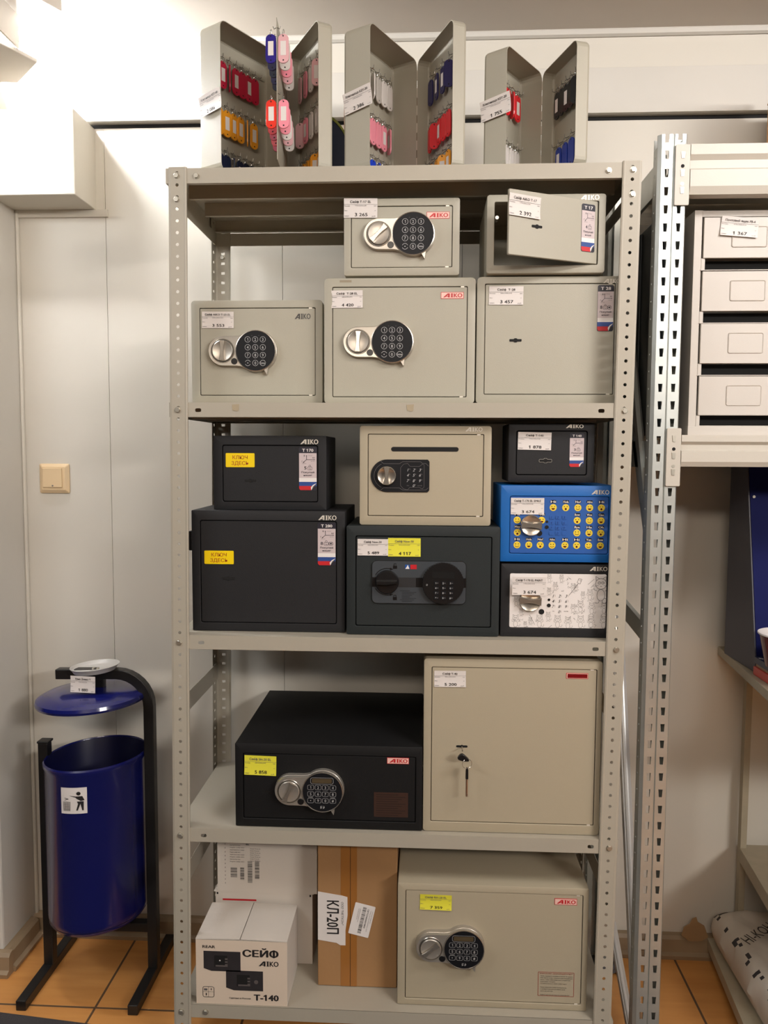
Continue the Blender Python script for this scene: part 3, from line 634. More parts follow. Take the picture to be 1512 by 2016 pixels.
b.line((ppx(880), ppz(425)), (ppx(985), ppz(285)), .0008, ys, PRINT); b.pline([(ppx(a), ppz(c)) for a, c in ((970, 275), (990, 225), (1025, 235), (1005, 290), (970, 275))], .0007, ys, DL)
for a in ((1095, 295, 1168, 230), (1130, 330, 1170, 290), (640, 820, 690, 780), (430, 660, 490, 775)): b.line((ppx(a[0]), ppz(a[1])), (ppx(a[2]), ppz(a[3])), .0006, ys, DL)
for i in range(12):
    x, z = ppx((703, 775, 852)[i % 3]), ppz((435, 496, 558, 620)[i//3])
    if i in (9, 11): b.text('ON' if i == 9 else 'ENTER', x, z, ys, .0022, DL, 'C', w=.004 if i == 9 else .0095)
    else: b.text('123456789*0#'[i], x-.0006, z-.0032, ys-.0003, .0066, INK, 'C', shear=.3); b.rect(x+.0032, x+.0036, z-.002, z+.003, ys, DL)
for c, r_, rad in ((650, 480, .0030), (650, 546, .0043), (566, 622, .0062)): b.flat(circ(ppx(c), ppz(r_), rad, 16), ys-.0006, HOLE)
b.build('printed_film', d)
round_knob(o, d, .7980, 1.0705, y, PI/2+.05, .0245)

# lower shelf
S4 = .5429
t, d, o, y = make_safe('wide low black electronic safe with silver lock, beside the tall beige safe, ticket 5 858', .1373, .5630, S4, .7372, .0163, .40, (.1570, .5468, .5635, .7122), BLACKC, BLACKC, .003, .002, gap=.0018)
price_tag(o, d, .1589, .2319, .6635, .7090, y-.0004, 'Сейф SH-20 EL', '5 858', YPAPER, dims='200х430х370', rot=.02, light=True)
badge(o, d, .4833, .5326, .6972, .7122-.0008, y); el_lock(o, d, .3393, .6354, y, 'S', math.radians(26), .019)
b = MB(o); b.prism(rr(.4539, .5311, .5732, .6302, .001), y-.0006, y, mat('brown_notice_film', (62, 42, 34), .4)); MI = mat('notice_dark', (34, 26, 22), .5)
for i in range(10): b.rect(.459, .459+.066*(.75+.25*((i*5) % 3)/2), .6245-i*.0053, .6258-i*.0053, y-.0008, MI)
b.build('notice_sticker', d)
t, d, o, y = make_safe('tall square beige key safe with keys hanging in its lock, ticket 5 200', .5648, .9581, S4, .9397, .0186, .31, (.5833, .9450, .5665, .9192), SAFE2, SAFE2, .007, .002)
price_tag(o, d, .5876, .6579, .8757, .9124, y-.0004, 'Сейф T-40', '5 200', dims='400х400х310', rot=-.01)
badge(o, d, .8787, .9267, .8993, .9118, y, True)
b = MB(o); b.prism(rr(.6380, .6635, .7377, .7424, .0022), y-.0006, y, HOLE, HOLE); b.prism(circ(.6508, .7406, .0032, 12), y-.0008, y, HOLE, HOLE); b.build('keyhole', d)
# the keys are pushed into the lock but lift out: a thing of their own
kt = thing('key_bunch', (.6508, y-.001, .7398), 'two black-headed keys on a wire ring, one in the tall beige safe', 'keys'); ko = (.6508, y-.001, .7398)
b = MB(ko); b.tube([(.6508, y+.004, .7398), (.6508, y-.026, .7398)], .0016, SILV2, 8)
bo = [(.6400, .7245), (.6420, .7215), (.648, .7190), (.656, .7180), (.664, .7180), (.6655, .7200), (.6645, .7230), (.660, .7275), (.655, .7320), (.6505, .7345), (.6455, .7330), (.6415, .7285)]
b.prism(bo, y-.034, y-.026, BPLAS, bev=.0015); b.build('key_in_lock', kt)
b = MB(ko); b.tube([(.6640+.0105*math.cos(a*PI/12)-.003, y-.032+.003*math.cos(a*PI/12), .7130+.0105*math.sin(a*PI/12)) for a in range(24)], .0005, STEEL, 6, close=True); b.build('wire_ring', kt, smooth=True)
b = MB(ko); b.prism([(.6580, .6800), (.6590, .6780), (.6630, .6780), (.6642, .6800), (.6640, .6990), (.6625, .7030), (.6600, .7030), (.6585, .6990)], y-.034, y-.027, BPLAS, bev=.001)
b.tube([(.6610, y-.030, .679), (.6610, y-.030, .6395)], .0022, COPPER, 8); b.box(.6592, .6630, y-.0325, y-.0275, .6385, .6445, COPPER); b.build('hanging_key', kt)

# bottom shelf
S5 = .1214
t, d, o, y = make_safe('big beige electronic safe on the bottom shelf, ticket 7 359', .5090, .9421, S5, .4131, .0280, .235, (.5280, .9285, .1375, .3955), SAFE2, SAFE2, .003, .002)
price_tag(o, d, .5600, .6323, .3521, .3883, y-.0004, 'Сейф RH-28 EL', '7 359', YPAPER, dims='280х430х250', rot=.01, light=True, lift=.008)
badge(o, d, .8654, .9159, .3728, .3878, y); el_lock(o, d, .6606, .2701, y, 'S', math.radians(50), .019)
b = MB(o); RI = mat('notice_red_ink', (150, 52, 40), .6)
b.pline([(.8321, .1545), (.9130, .1545), (.9130, .2113), (.8321, .2113)], .0010, y-.0004, RI, True); b.text('ВНИМАНИЕ! АВАРИЙНЫЙ КЛЮЧ', .8726, .2065, y-.0005, .0028, RI, 'C', w=.074)
nl = ['Замок открывается аварийным ключом. Не храните', 'ключ внутри сейфа, положите в другое надёжное', 'место, чтобы сейф можно было открыть при', 'разряженных батареях', 'Не мойте корпус и замок сейфа водой', '', 'Перед закрытием двери проверьте код', 'и замените батареи на новые, если', 'замок не работает', '', 'Храните инструкцию вместе с документами']
for i, s_ in enumerate(nl):
    if s_: b.text(s_, .8370, .2010-i*.0045, y-.0005, .0022, INK, w=min(.073, .0017*len(s_)))
b.build('notice_sticker', d)

# cartons
t = thing('carton', (.0444, .005, S5), 'white carton lettered REAR at the front of the bottom shelf', 'box'); o = (.0444, .005, S5)
b = MB(o); b.prism([(.0444, S5), (.2568, S5), (.2568, .2757), (.0444, .2757)], .005, .150, WCARD, SALM)
y = .0046
b.text('REAR', 0, 0, y, 0, INK, bold=.035, fit=(.0600, .0900, .2560, .2625))
b.text('СЕЙФ', 0, 0, y, 0, INK, bold=.055, fit=(.1530, .2370, .2370, .2600))
aiko(b, .1905, .2370, .2165, .2285, y, INK); b.text('T-140', 0, 0, y, 0, INK, bold=.05, fit=(.1785, .2370, .1330, .1480)); b.text('Сделано в России', .1715, .1355, y, .0035, INK, 'R', w=.050, bold=.02)
for (x0, z0, w, h, op) in ((.0625, .2010, .0860, .0480, 1), (.1145, .1560, .0860, .0480, 0)):
    b.flat([(x0, z0+.006), (x0+.018, z0), (x0+w, z0), (x0+w, z0+h), (x0, z0+h)], y, PRINT); b.rect(x0+.025, x0+.055, z0+.010, z0+h-.010, y-.0002, HOLE); b.rect(x0+.028, x0+.056, z0+.011, z0+.015, y-.0004, PRINT2)
    b.flat(circ(x0+.038, z0+.026, .0018, 8) if op else circ(x0+.070, z0+.022, .005, 10), y-.0004, PRINT2 if not op else WHITE)
    for k in range(3): b.rect(x0+.050, x0+.056, z0+.014+k*.007, z0+.018+k*.007, y-.0006, PRINT2)
b.pline(rr(.0600, .0860, .1375, .1625, .004, 3), .0012, y, INK, True); b.line((.073, .1375), (.073, .1625), .0006, y, INK); b.line((.060, .150), (.086, .150), .0006, y, INK)
b.rect(.0625, .0705, .1530, .1580, y, GINK); b.rect(.0665, .0690, .1410, .1470, y, INK); b.rect(.0785, .0805, .1540, .1590, y, INK)
b.build('carton_body', t, label='cream printed front panel')
b = MB(o)
for (xa, xb, za, zb) in ((.0444, .1475, .2775, .2800), (.1495, .2568, .2800, .2770)):
    n = 6; L = []
    for j in range(n+1):
        yv = .004+.147*j/n; L.append([(xa+(xb-xa)*k/6, yv, za+(zb-za)*k/6+.003*math.sin(PI*k/6)*math.sin(PI*j/n)) for k in range(7)])
    b.loops(L, WCARD, closed=False)
b.build('top_flaps', t, solid=.002, label='pair of closed white flaps')
def barcode(b, x0, x1, z0, z1, y, m, horiz=True, seed=1):
    r = random.Random(seed); p = 0.; L = (z1-z0) if horiz else (x1-x0)
    while p < L:
        w = r.choice((.0006, .001, .0016)); w = min(w, L-p)
        if horiz: b.rect(x0, x1, z0+p, z0+p+w, y, m)
        else: b.rect(x0+p, x0+p+w, z0, z1, y, m)
        p += w+r.choice((.0006, .0009, .0014))
t = thing('carton', (.050, .159, S5), 'plain white carton with a red stripe behind the REAR carton', 'box'); o = (.050, .159, S5)
LY = .160
b = MB(o); b.prism([(.050, S5), (.2931, S5), (.2931, .3025), (.050, .3025)], LY, .385, WCARD); b.rect(.0680, .1528, .2800, .2845, LY-.0004, RED); b.build('carton_body', t)
b = MB(o); b.box(.047, .297, LY-.003, .386, .3030, .3055, WCARD); b.build('top_flaps', t)
for kx in (.053, .286):
    b = MB(o); b.rect(kx, kx+.004, .2955, .3005, LY-.0004, HOLE); b.build('corner_slot', t)
t = thing('carton', (.055, .155, .3060), 'white carton with barcodes and small print, stacked under the shelf', 'box'); o = (.055, .155, .3060)
UY = .155
b = MB(o); b.box(.0570, .3054, UY, .385, .3060, .5000, WCARD); y = UY-.0004
b.build('carton_body', t)
b = MB(o)
for k in range(11): b.rect(.0762, .0772, .3260+k*.0100, .3295+k*.0100, y, INK)
for k in range(8): b.text('Модель сейфа AIKO' if k % 2 else 'Характеристики товара', .0885, .4240-k*.0060, y, .0028, GINK, w=.036-.010*(k % 3 == 0))
for k in range(7): b.text('Размер 170 мм, вес', .1390, .4160-k*.0052, y, .0026, GINK, w=.026-.003*(k % 2))
b.text('EL', .1290, .4262, y, .0038, INK, w=.0085, bold=.03)
barcode(b, .0899, .1062, .3431, .3674, y, PRINT, seed=2); barcode(b, .1141, .1240, .3371, .3682, y, PRINT, seed=3); barcode(b, .1327, .1443, .3299, .3858, y, INK, seed=4); barcode(b, .1506, .1618, .3410, .3863, y, INK, seed=5)
b.build('printed_label', t)
t = thing('carton', (.317, .082, S5), 'tall brown taped carton with a КЛ-20П sheet, beside the big beige safe', 'box'); o = (.317, .082, S5)
b = MB(o); b.box(.317, .5060, .082, .385, S5, .5000, CARD); b.build('carton_body', t, bevel=.002)
b = MB(o); b.rect(.3720, .4105, S5+.001, .4995, .0814, TAPE); b.rect(.3944, .3954, S5+.001, .4995, .0811, HOLE); b.build('packing_tape', t)
b = MB(o); y = .0806
sh = [(.3175, .2365), (.362, .2300), (.371, .2245), (.3835, .2245), (.3835, .262), (.3885, .300), (.3880, .3440), (.375, .3475), (.357, .3500), (.3175, .3560)]
b.prism(sh, y, y+.0006, PAPER, PAPER)
b.text('КЛ-20П', .3395, .3350, y-.0003, .0270, INK, 'L', w=.0830, ang=-PI/2, bold=.03)
b.text('ООО "МЕТКОН"', .3735, .3320, y-.0003, .0050, INK, 'L', w=.0580, ang=-PI/2, shear=.3)
b.build('paper_sheet', t, label='white sheet lettered КЛ-20П sideways')
Mx = Matrix.Translation((.4225, .0800, .2890)) @ Matrix.Rotation(math.radians(13), 4, 'Y'); b = MB(o, Mx)
b.prism(rr(-.0245, .0245, -.0395, .0395, .002), 0, .0006, WHITE, WHITE)
barcode(b, -.0040, .0045, -.0330, .0330, -.0003, INK, seed=8); b.text('ОРТСМ000019850', .0075, .0300, -.0003, .0035, INK, 'L', w=.048, ang=-PI/2, bold=.01)
for k, (xx, ww) in enumerate(((.0150, .052), (.0195, .030), (-.0100, .034), (-.0135, .028))): b.text('Склад Москва отправление груза', xx, .0270, -.0003, .0020, GINK, 'L', w=ww, ang=-PI/2)
b.build('shipping_label', t)

# ------------------------------------------------------------------ shelving unit
RT = thing('shelving_unit', (0, 0, 0), 'grey-beige metal shelving unit with perforated posts, full of safes, against the white wall', 'shelving')
LEAN = Matrix(((1, 0, .0087, -.0087), (0, 1, 0, 0), (0, 0, 1, 0), (0, 0, 0, 1)))
def strip(b, u0, u1, z0, n, pitch, hw, hh, place, m, taper=1., round_=True, cu=None):
    """perforated strip: n cells, each with a real hole; place(u, z) gives the 3D point"""
    for k in range(n):
        za, zb = z0+k*pitch, z0+(k+1)*pitch; cz = (za+zb)/2; c = (u0+u1)/2 if cu is None else cu
        O = []
        for (a, c1), (d, e) in (((u0, za), (u1, za)), ((u1, za), (u1, zb)), ((u1, zb), (u0, zb)), ((u0, zb), (u0, za))):
            for i in range(3): O.append((a+(d-a)*i/3, c1+(e-c1)*i/3))
        if round_: I = [(c+hw/2*math.cos(t_), cz+hh/2*math.sin(t_)) for t_ in [math.radians(225+30*i) for i in range(12)]]
        else:
            q = [(c-hw/2*taper, cz-hh/2), (c+hw/2*taper, cz-hh/2), (c+hw/2, cz+hh/2), (c-hw/2, cz+hh/2)]; I = []
            for j in range(4):
                a, d = q[j], q[(j+1) % 4]
                for i in range(3): I.append((a[0]+(d[0]-a[0])*i/3, a[1]+(d[1]-a[1])*i/3))
        oi = [b.p(*place(*p)) for p in O]; ii = [b.p(*place(*p)) for p in I]
        for j in range(12): b.face((oi[j], oi[(j+1) % 12], ii[(j+1) % 12], ii[j]), m)
ND = 80
for sx, sy in ((0, 0), (1, 0), (0, 1), (1, 1)):
    b = MB(M=LEAN); x0 = 0 if sx == 0 else 1; s_ = 1 if sx == 0 else -1; Y0 = -.0008 if sy == 0 else .387; t_ = 1 if sy == 0 else -1
    rnd = sy == 0
    fx = lambda u, z: (x0+s_*u, Y0, z)
    strip(b, .006, .034, .01, ND, .0249, .0072 if rnd else .0095, .0072 if rnd else .0065, fx, RACK, round_=rnd)
    b.loops([[(x0+s_*u, Y0+yy, z) for z in (.01, .01+ND*.0249)] for u, yy in ((.034, 0), (.0375, -.0012*t_), (.0398, 0), (.0398, .004*t_))], RACK, closed=False)
    b.loops([[(x0+s_*u, Y0+yy*t_, z) for z in (.01, .01+ND*.0249)] for u, yy in ((.006, 0), (.0015, .0012), (0, .006))], RACK, closed=False)
    strip(b, .006, .034, .01, ND, .0249, .0095, .0065, lambda u, z: (x0, Y0+t_*u, z), RACK, round_=False)
    b.loops([[(x0, Y0+yy*t_, z) for z in (.01, .01+ND*.0249)] for yy in (.034, .040)], RACK, closed=False)
    b.box(x0-.002*s_, x0+.042*s_, min(Y0, Y0+.042*t_), max(Y0, Y0+.042*t_), 0, .010, BPLAS)
    b.build('post', RT, solid=.0012)
SH = (2.0, 1.5029, .9874, .5419, .1204)
for k, z in enumerate(SH):
    b = MB(); x0, x1 = .003, .997; H = .0315; yb = .3855
    for yq, sg in ((.0012, 1), (yb, -1)):
        fr = (sg == 1)
        X = [(x0, .045), (.045, .0895), (.0895, .915), (.915, .9595), (.9595, x1)]
        for i, (xa, xb) in enumerate(X):
            if i in (1, 3) and fr and k not in (0, 4):
                c = (xa+xb)/2; q = rr(c-.0066, c+.0066, z-.0205, z-.0125, .003, 3); O = rr(xa, xb, z-H, z, 0, 3)
                b.ring(O, q, yq, RACK)
            else: b.rect(xa, xb, z-H, z, yq, RACK)
        b.poly([(x0, yq, z-H), (x1, yq, z-H), (x1, yq+sg*.012, z-H), (x0, yq+sg*.012, z-H)], RACK)
    b.poly([(x0, .0012, z), (x1, .0012, z), (x1, yb, z), (x0, yb, z)], RACK)
    for xx in (x0, x1): b.poly([(xx, .0012, z), (xx, yb, z), (xx, yb, z-H), (xx, .0012, z-H)], RACK)
    for yy in (.105, .235): b.loops([[(xx, yy+q[0], z+q[1]) for q in ((-.0, -.001), (0, -H), (.010, -H), (.010, -.001))] for xx in (x0+.02, x1-.02)], RACK, closed=False)
    b.build('shelf', RT, solid=.0009, soff=-1)
def bolt(x, y, z, par, lean=True, ax='y', r=.0058):
    if lean: x = x+.0087*(z-1)
    b = MB()
    b.prism(circ(x, z, r*1.15, 16), y-.0008, y+.0006, BOLT); b.prism(circ(x, z, r, 6), y-.0045, y-.0008, BOLT, bev=.0006)
    return b.build('bolt', par)
for k, z in enumerate(SH):
    zz = z-.0165
    for x in (.0185, .9815): bolt(x, -.0014, zz, RT)
    if k in (0, 4): bolt(.0700 if k == 0 else .067, .0005, zz, RT, False); 
    if k == 0: bolt(.9400, .0005, zz, RT, False)
for x in (.0185, .9815): bolt(x, -.0014, 1.9340, RT)
for x in (.0185,): bolt(x+.0, .3855, 1.905, RT)
# flat ties on both sides, a stiffener strip at the back
for x in (.0025, .9965):
    for za, zb in ((.776, .822), (.352, .402)):
        b = MB(M=LEAN); b.box(x, x+.0012, .004, .383, za, zb, RACK)
        for yy in (.335, .35): b.box(x-.0004, x+.0016, yy, yy+.006, (za+zb)/2-.005, (za+zb)/2+.005, BOLT)
        b.build('side_tie', RT)
    b = MB(M=LEAN); b.box(x, x+.0012, .004, .383, 1.935, 1.967, RACK); b.build('side_tie', RT)
b = MB(); b.box(.01, .99, .386, .3875, 1.935, 1.967, RACK); b.build('back_tie', RT)
TM = mat('old_tape_mark', (168, 154, 128), .5)
for x in (.150, .5300):
    b = MB(); b.flat([(x-.008, 1.4985), (x+.008, 1.4995), (x+.0068, 1.4855), (x+.003, 1.4840), (x-.0065, 1.4860)], .0003, TM); b.build('tape_remnant', RT)

# ------------------------------------------------------------------ key cabinets on top
TAGC = {'red': (196, 24, 62), 'orange red': (232, 52, 34), 'orange': (240, 160, 34), 'navy': (24, 34, 62), 'violet blue': (42, 30, 128), 'pink': (240, 146, 162), 'pale pink': (226, 176, 180), 'white': (222, 216, 210), 'black': (22, 24, 26), 'blue': (16, 50, 150), 'bright blue': (20, 66, 200), 'dark violet': (34, 30, 84), 'grey white': (196, 190, 182), 'scarlet': (222, 30, 42)}
PROTO = {}
def tag_proto(c):
    m = mat('tag_plastic_'+c.replace(' ', '_'), TAGC[c], .3, var=.02)
    w = .0116
    out = [(w*math.cos(a), -.0205+w*math.sin(a)) for a in [math.radians(20+140*i/8) for i in range(9)]]+[(-w, -.054)]
    out += [(w*math.cos(a), -.0570+w*.9*math.sin(a)) for a in [math.radians(200+140*i/8) for i in range(9)]]+[(w, -.054)]
    b = MB(); b.prism(out, -.0015, .0015, m, bev=.0005)
    b.flat(circ(0, -.0615, .0017, 8), -.0017, HOLE); b.flat(circ(0, -.0135, .0015, 8), -.0017, HOLE)
    body = b.build('tag_body', None)
    b = MB(); b.rect(-.0058, .0058, -.0520, -.0235, -.0018, PAPER); b.rect(-.0058, .0058, -.0520, -.0235, .0018, PAPER)
    lab = b.build('paper_insert', None)
    b = MB(); b.tube([(.0012*math.sin(a*PI/6), .0050*math.cos(a*PI/6), -.0065+.0065*math.sin(a*PI/6)) for a in range(12)], .0006, STEEL, 5, close=True)
    b.tube([(0, .0020, .001), (0, -.0015, -.001), (0, -.001, -.0035)], .0007, STEEL, 5)
    rg = b.build('wire_ring', None, smooth=True)
    return (body, lab, rg)
USED = set()
def place_tag(c, loc, rz, label, group, rx=0., ry=0., insert=True):
    if c not in PROTO: PROTO[c] = tag_proto(c)
    r = thing('key_tag', loc, label, 'key tag', group, rz); r.rotation_euler = (rx, ry, rz)
    for k, p in enumerate(PROTO[c]):
        if k == 1 and not insert: continue
        if (c, k) not in USED: q = p; USED.add((c, k))
        else: q = p.copy(); COL.objects.link(q)
        q.parent = r
    return r
ORD = ['first', 'second', 'third', 'fourth', 'fifth', 'sixth', 'seventh', 'eighth']
CW = {'large left': 'left cabinet', 'middle': 'middle cabinet', 'small right': 'small right cabinet'}
def key_cabinet(label, which, A, H, B, dL, dR, h, rowsL, rowsR, tagspec, swing=False):
    cx, cy = H
    t = thing('key_cabinet', (cx, cy, 2.0012), label, 'key cabinet', 'open key cabinets on top of the shelving'); o = (cx, cy, 2.0012); z0, z1 = 2.0012, 2.0012+h
    hooks = mat('hook_steel', (120, 115, 108), .35, metal=.8)
    for side, (E, dep) in enumerate(((A, dL), (B, dR))):
        a = (Vector(H)-Vector(E)); W = a.length; a.normalize()
        out = Vector((-a.y, a.x)) if side == 0 else Vector((a.y, -a.x))
        # local frame: u from free edge to hinge, v outward
        if side == 0: Mx = Matrix(((a.x, out.x, 0, E[0]), (a.y, out.y, 0, E[1]), (0, 0, 1, 0), (0, 0, 0, 1)))
        else: Mx = Matrix(((a.x, out.x, 0, E[0]), (a.y, out.y, 0, E[1]), (0, 0, 1, 0), (0, 0, 0, 1)))
        b = MB(o, Mx); r = .012; P = lambda q, v: [(x, v, z) for x, z in q]; r = .016
        out0 = rr(.0008, W-.0010, z0, z1, r, 4)
        L = [P(rr(.0008, W-.0010, z0, z1, r, 4), 0), P(rr(.0008, W-.0010, z0, z1, r, 4), dep-.006), P(inset(out0, .0018), dep-.0018), P(inset(out0, .006), dep)]
        b.loops(L, SAFE, None, SAFE)
        leaf = b.build('case' if side == 0 else 'door', t, smooth=False, solid=.0012, soff=-1 if side == 0 else -1)
        for p in leaf.data.polygons: p.use_smooth = False
        rows = rowsL if side == 0 else rowsR
        theta = math.atan2(-out.x, out.y)
        for ri, (hz, u0, du, cols) in enumerate(rows):
            b = MB(o, Mx); b.box(.02, W-.006, dep-.0028, dep-.0012, hz+.002, hz+.012, SAFE)
            n = int((W-.03)/du)
            for i in range(n+1):
                u = u0+du*(i-int((u0-.015)/du))
                if u > W-.008 or u < .012: continue
                b.tube([(u, dep-.002, hz+.005), (u, dep-.009, hz+.001), (u, dep-.013, hz+.002), (u, dep-.014, hz+.008)], .0008, hooks, 5)
            b.build('hook_rail', leaf)
            for i, c in enumerate(cols):
                if not c: continue
                u = u0+du*i; w = Mx @ Vector((u, dep-.012, hz))
                k = rnd_.random()
                rz = theta+rnd_.uniform(-.10, .10)+(.9 if (i+ri*2+side) % 5 == 1 else 0)
                nm = {0: 'top', len(rows)-1: 'bottom'}.get(ri, 'middle')
                place_tag(c, (w.x, w.y, w.z), rz, f"{c} key tag, {ORD[i]} from outer edge, {nm} row, {'left' if side == 0 else 'right'} leaf, {CW[which]}", f"key tags in the {nm} row of the {'left' if side == 0 else 'right'} leaf of the {which} key cabinet", insert=(k > .35))
    # hinge knuckles
    b = MB(o); n = 7; hz = h/(2*n)
    for k in range(n): b.tube([(cx, cy-.001, z0+h*.08+k*h*.13), (cx, cy-.001, z0+h*.08+k*h*.13+h*.07)], .0014, LOGO, 8)
    b.build('hinge', t)
    return t, o
rnd_ = random.Random(11)
A1, H1, B1 = (.1197, .0157), (.2313, .1946), (.3298, .0245)
t, o = key_cabinet('large open key cabinet with a centre panel of tags, leftmost atop the shelving', 'large left', A1, H1, B1, .066, .034, .313,
    [(2.272, .060, .0205, ['red', 'red', 'red', 'red', 'red', 'red']), (2.170, .050, .0215, ['orange']*6), (2.072, .050, .0205, ['navy']*6)],
    [(2.272, .064, .034, ['pale pink', 'white', 'pink', 'pale pink']), (2.170, .064, .034, ['grey white', 'white', 'pink', 'pale pink']), (2.071, .050, .024, ['orange']*6)], None)
b = MB(o); sp = [(.2330, .190), (.2495, -.026)]
b.loops([[(x, yy, 2.006), (x, yy, 2.290)] for x, yy in sp], SAFE, closed=False)
pn = b.build('swing_panel', t, solid=.0012)
for ri, (hz, cl, cr) in enumerate(((2.268, ['violet blue', 'dark violet', 'navy', 'dark violet', 'navy'], ['pale pink', 'white', 'pink', 'pale pink', 'white']), (2.137, ['orange red', 'scarlet', 'red', 'scarlet', 'red'], ['pink', 'pink', 'white', 'pale pink', 'white']))):
    b = MB(o)
    for i in range(5):
        yy = -.022+i*.030; x = .2495-.0165*(yy+.026)/.216
        for s_ in (-1, 1): b.tube([(x, yy, hz+.004), (x+s_*.006, yy, hz+.001), (x+s_*.008, yy, hz+.006)], .0008, MATS['hook_steel'], 5)
    b.build('hook_rail', pn)
    for s_, cs in ((-1, cl), (1, cr)):
        for i, c in enumerate(cs):
            yy = -.022+i*.030; x = .2495-.0165*(yy+.026)/.216+s_*(.0135 if s_ > 0 else .0125)
            place_tag(c, (x, yy, hz-.002*i*.3), rnd_.uniform(-.08, .08)+(.25*s_ if i else 0), f"{c} key tag, {ORD[i]} from front, {'upper' if ri == 0 else 'lower'} row, {'left' if s_ < 0 else 'right'} face of centre panel", f"key tags on the {'left' if s_ < 0 else 'right'} face of the centre panel, {'upper' if ri == 0 else 'lower'} row", insert=i == 0)
def rim_tag(o, t, A, H, dL, x0, x1, z0, z1, title, price, rot):
    # ticket taped across the outer rim of the left leaf, facing the aisle
    a = (Vector(H)-Vector(A)).normalized(); out = Vector((-a.y, a.x)); ang = math.atan2(-out.y, -out.x)
    c = Vector(A)+out*dL*.42
    Mx = Matrix.Translation((c.x, c.y, 0)) @ Matrix.Rotation(ang, 4, 'Z') @ Matrix.Translation((-(x0+x1)/2, -.0016, 0))
    price_tag(o, t, x0, x1, z0, z1, 0, title, price, rot=rot, M=Mx, lift=.012)
rim_tag(o, t, A1, H1, .066, 0, .066, 2.1230, 2.1670, 'Ключница KEY-40', '2 086', -.13)
A2, H2, B2 = (.4388, .0236), (.5376, .2041), (.6150, .0173)
t, o = key_cabinet('middle open key cabinet atop the shelving, with white, pink and blue tags', 'middle', A2, H2, B2, .068, .032, .305,
    [(2.262, .078, .024, ['white', 'white', 'grey white', 'white', 'white']), (2.162, .078, .024, ['pink', 'pink', 'pink', 'pink', 'pink']), (2.071, .078, .024, ['bright blue']*5)],
    [(2.262, .066, .034, ['dark violet']*4), (2.157, .066, .026, ['scarlet']*5), (2.071, .066, .032, ['orange']*4)], None)
rim_tag(o, t, A2, H2, .068, 0, .072, 2.1270, 2.1720, 'Ключница KEY-30', '2 386', -.15)
A3, H3, B3 = (.7276, .0257), (.8218, .1636), (.8708, .0069)
t, o = key_cabinet('smallest open key cabinet, nearest the galvanised rack, with red and white tags at left', 'small right', A3, H3, B3, .056, .031, .253,
    [(2.215, .086, .024, ['scarlet', 'scarlet', 'scarlet']), (2.092, .086, .024, ['white', 'white', 'white'])],
    [(2.208, .040, .0215, ['black', 'black', 'black', 'black', 'black']), (2.085, .054, .030, ['blue', 'blue', 'blue'])], None)
rim_tag(o, t, A3, H3, .056, -.005, .068, 2.1080, 2.1510, 'Ключница KEY-20', '1 755', -.10)

# box and round lid behind the cabinets
t = thing('carton', (.33, .26, 2.0012), 'brown carton standing behind the left and middle key cabinets', 'box')
b = MB((.33, .26, 2.0012)); b.box(.36, .60, .26, .38, 2.0012, 2.250, BROWNC); b.build('carton_body', t, bevel=.002)
b = MB((.33, .26, 2.0012)); b.rect(.47, .49, 2.0022, 2.2490, .2595, TAPE); b.build('packing_tape', t)
t = thing('round_lid', (.30, .245, 2.0012), 'navy round lid with an olive rim leaning behind the left key cabinet', 'lid'); o = (.30, .245, 2.0012)
b = MB(o); cx, cz = .2705, 2.1105
b.prism(circ(cx, cz, .104, 48), .240, .250, DBLUE, bev=.002); b.build('lid_disc', t)
b = MB(o); b.loops([[(q[0], yy, q[1]) for q in circ(cx, cz, r_, 48)] for r_, yy in ((.1035, .2385), (.1085, .2385), (.1085, .252), (.1035, .252), (.1035, .2385))], LIME); b.build('rim', t)

# ------------------------------------------------------------------ waste bin
BO = (-.30, .27, 0)
t = thing('waste_bin', BO, 'blue waste bin with lid and ashtray on a black frame, in the left corner', 'waste bin')
def sqtube(b, pts, w, m):
    L = []
    for i, q in enumerate(pts):
        a = Vector(pts[max(0, i-1)]); c = Vector(pts[min(len(pts)-1, i+1)]); tt = (c-a).normalized(); e1 = Vector((0, 1, 0)) if abs(tt.y) < .9 else Vector((1, 0, 0)); e2 = tt.cross(e1).normalized()
        L.append([tuple(Vector(q)+e1*s1*w/2+e2*s2*w/2) for s1, s2 in ((1, 1), (1, -1), (-1, -1), (-1, 1))])
    b.loops(L, m, m, m)
xl, xr = -.431, -.148
b = MB(BO); sqtube(b, [(xl, .27, .025), (xl, .27, .632)], .026, BFRAME); b.box(xl-.0145, xl+.0165, .2545, .2855, .632, .638, BFRAME)
sqtube(b, [(xr, .27, .025)]+[(xr, .27, .70)]+[(xr-.085+.085*math.cos(a*PI/16), .27, .735+.085*math.sin(a*PI/16)) for a in range(0, 9)]+[(-.392, .27, .817)], .026, BFRAME)
for x in (xl-.003, xr-.002): b.box(x-.013, x+.013, .115, .410, 0, .026, BFRAME)
b.box(xl, xr, .258, .282, .125, .150, BFRAME); b.box(-.290, -.265, .262, .278, .770, .806, BFRAME)
b.build('frame', t, bevel=.002)
tn = math.tan(math.radians(3.6)); cxb, R = -.2930, .1270
def shear(x, z): return z+(x-cxb)*tn*.9
b = MB(BO); n = 64
prof = [(.0, .175), (R*.84, .170), (R*.93, .174), (R*.98, .184), (R, .200), (R, .590), (R+.0035, .596), (R+.0035, .604), (R, .608), (R-.002, .604)]
inn = [(R-.002, .604), (R-.002, .185), (0.001, .180)]
b.loops([[(cxb+r*math.cos(2*PI*k/n), .27+r*math.sin(2*PI*k/n), shear(cxb+r*math.cos(2*PI*k/n), z)) for k in range(n)] for r, z in prof[1:]], BIN, BIN)
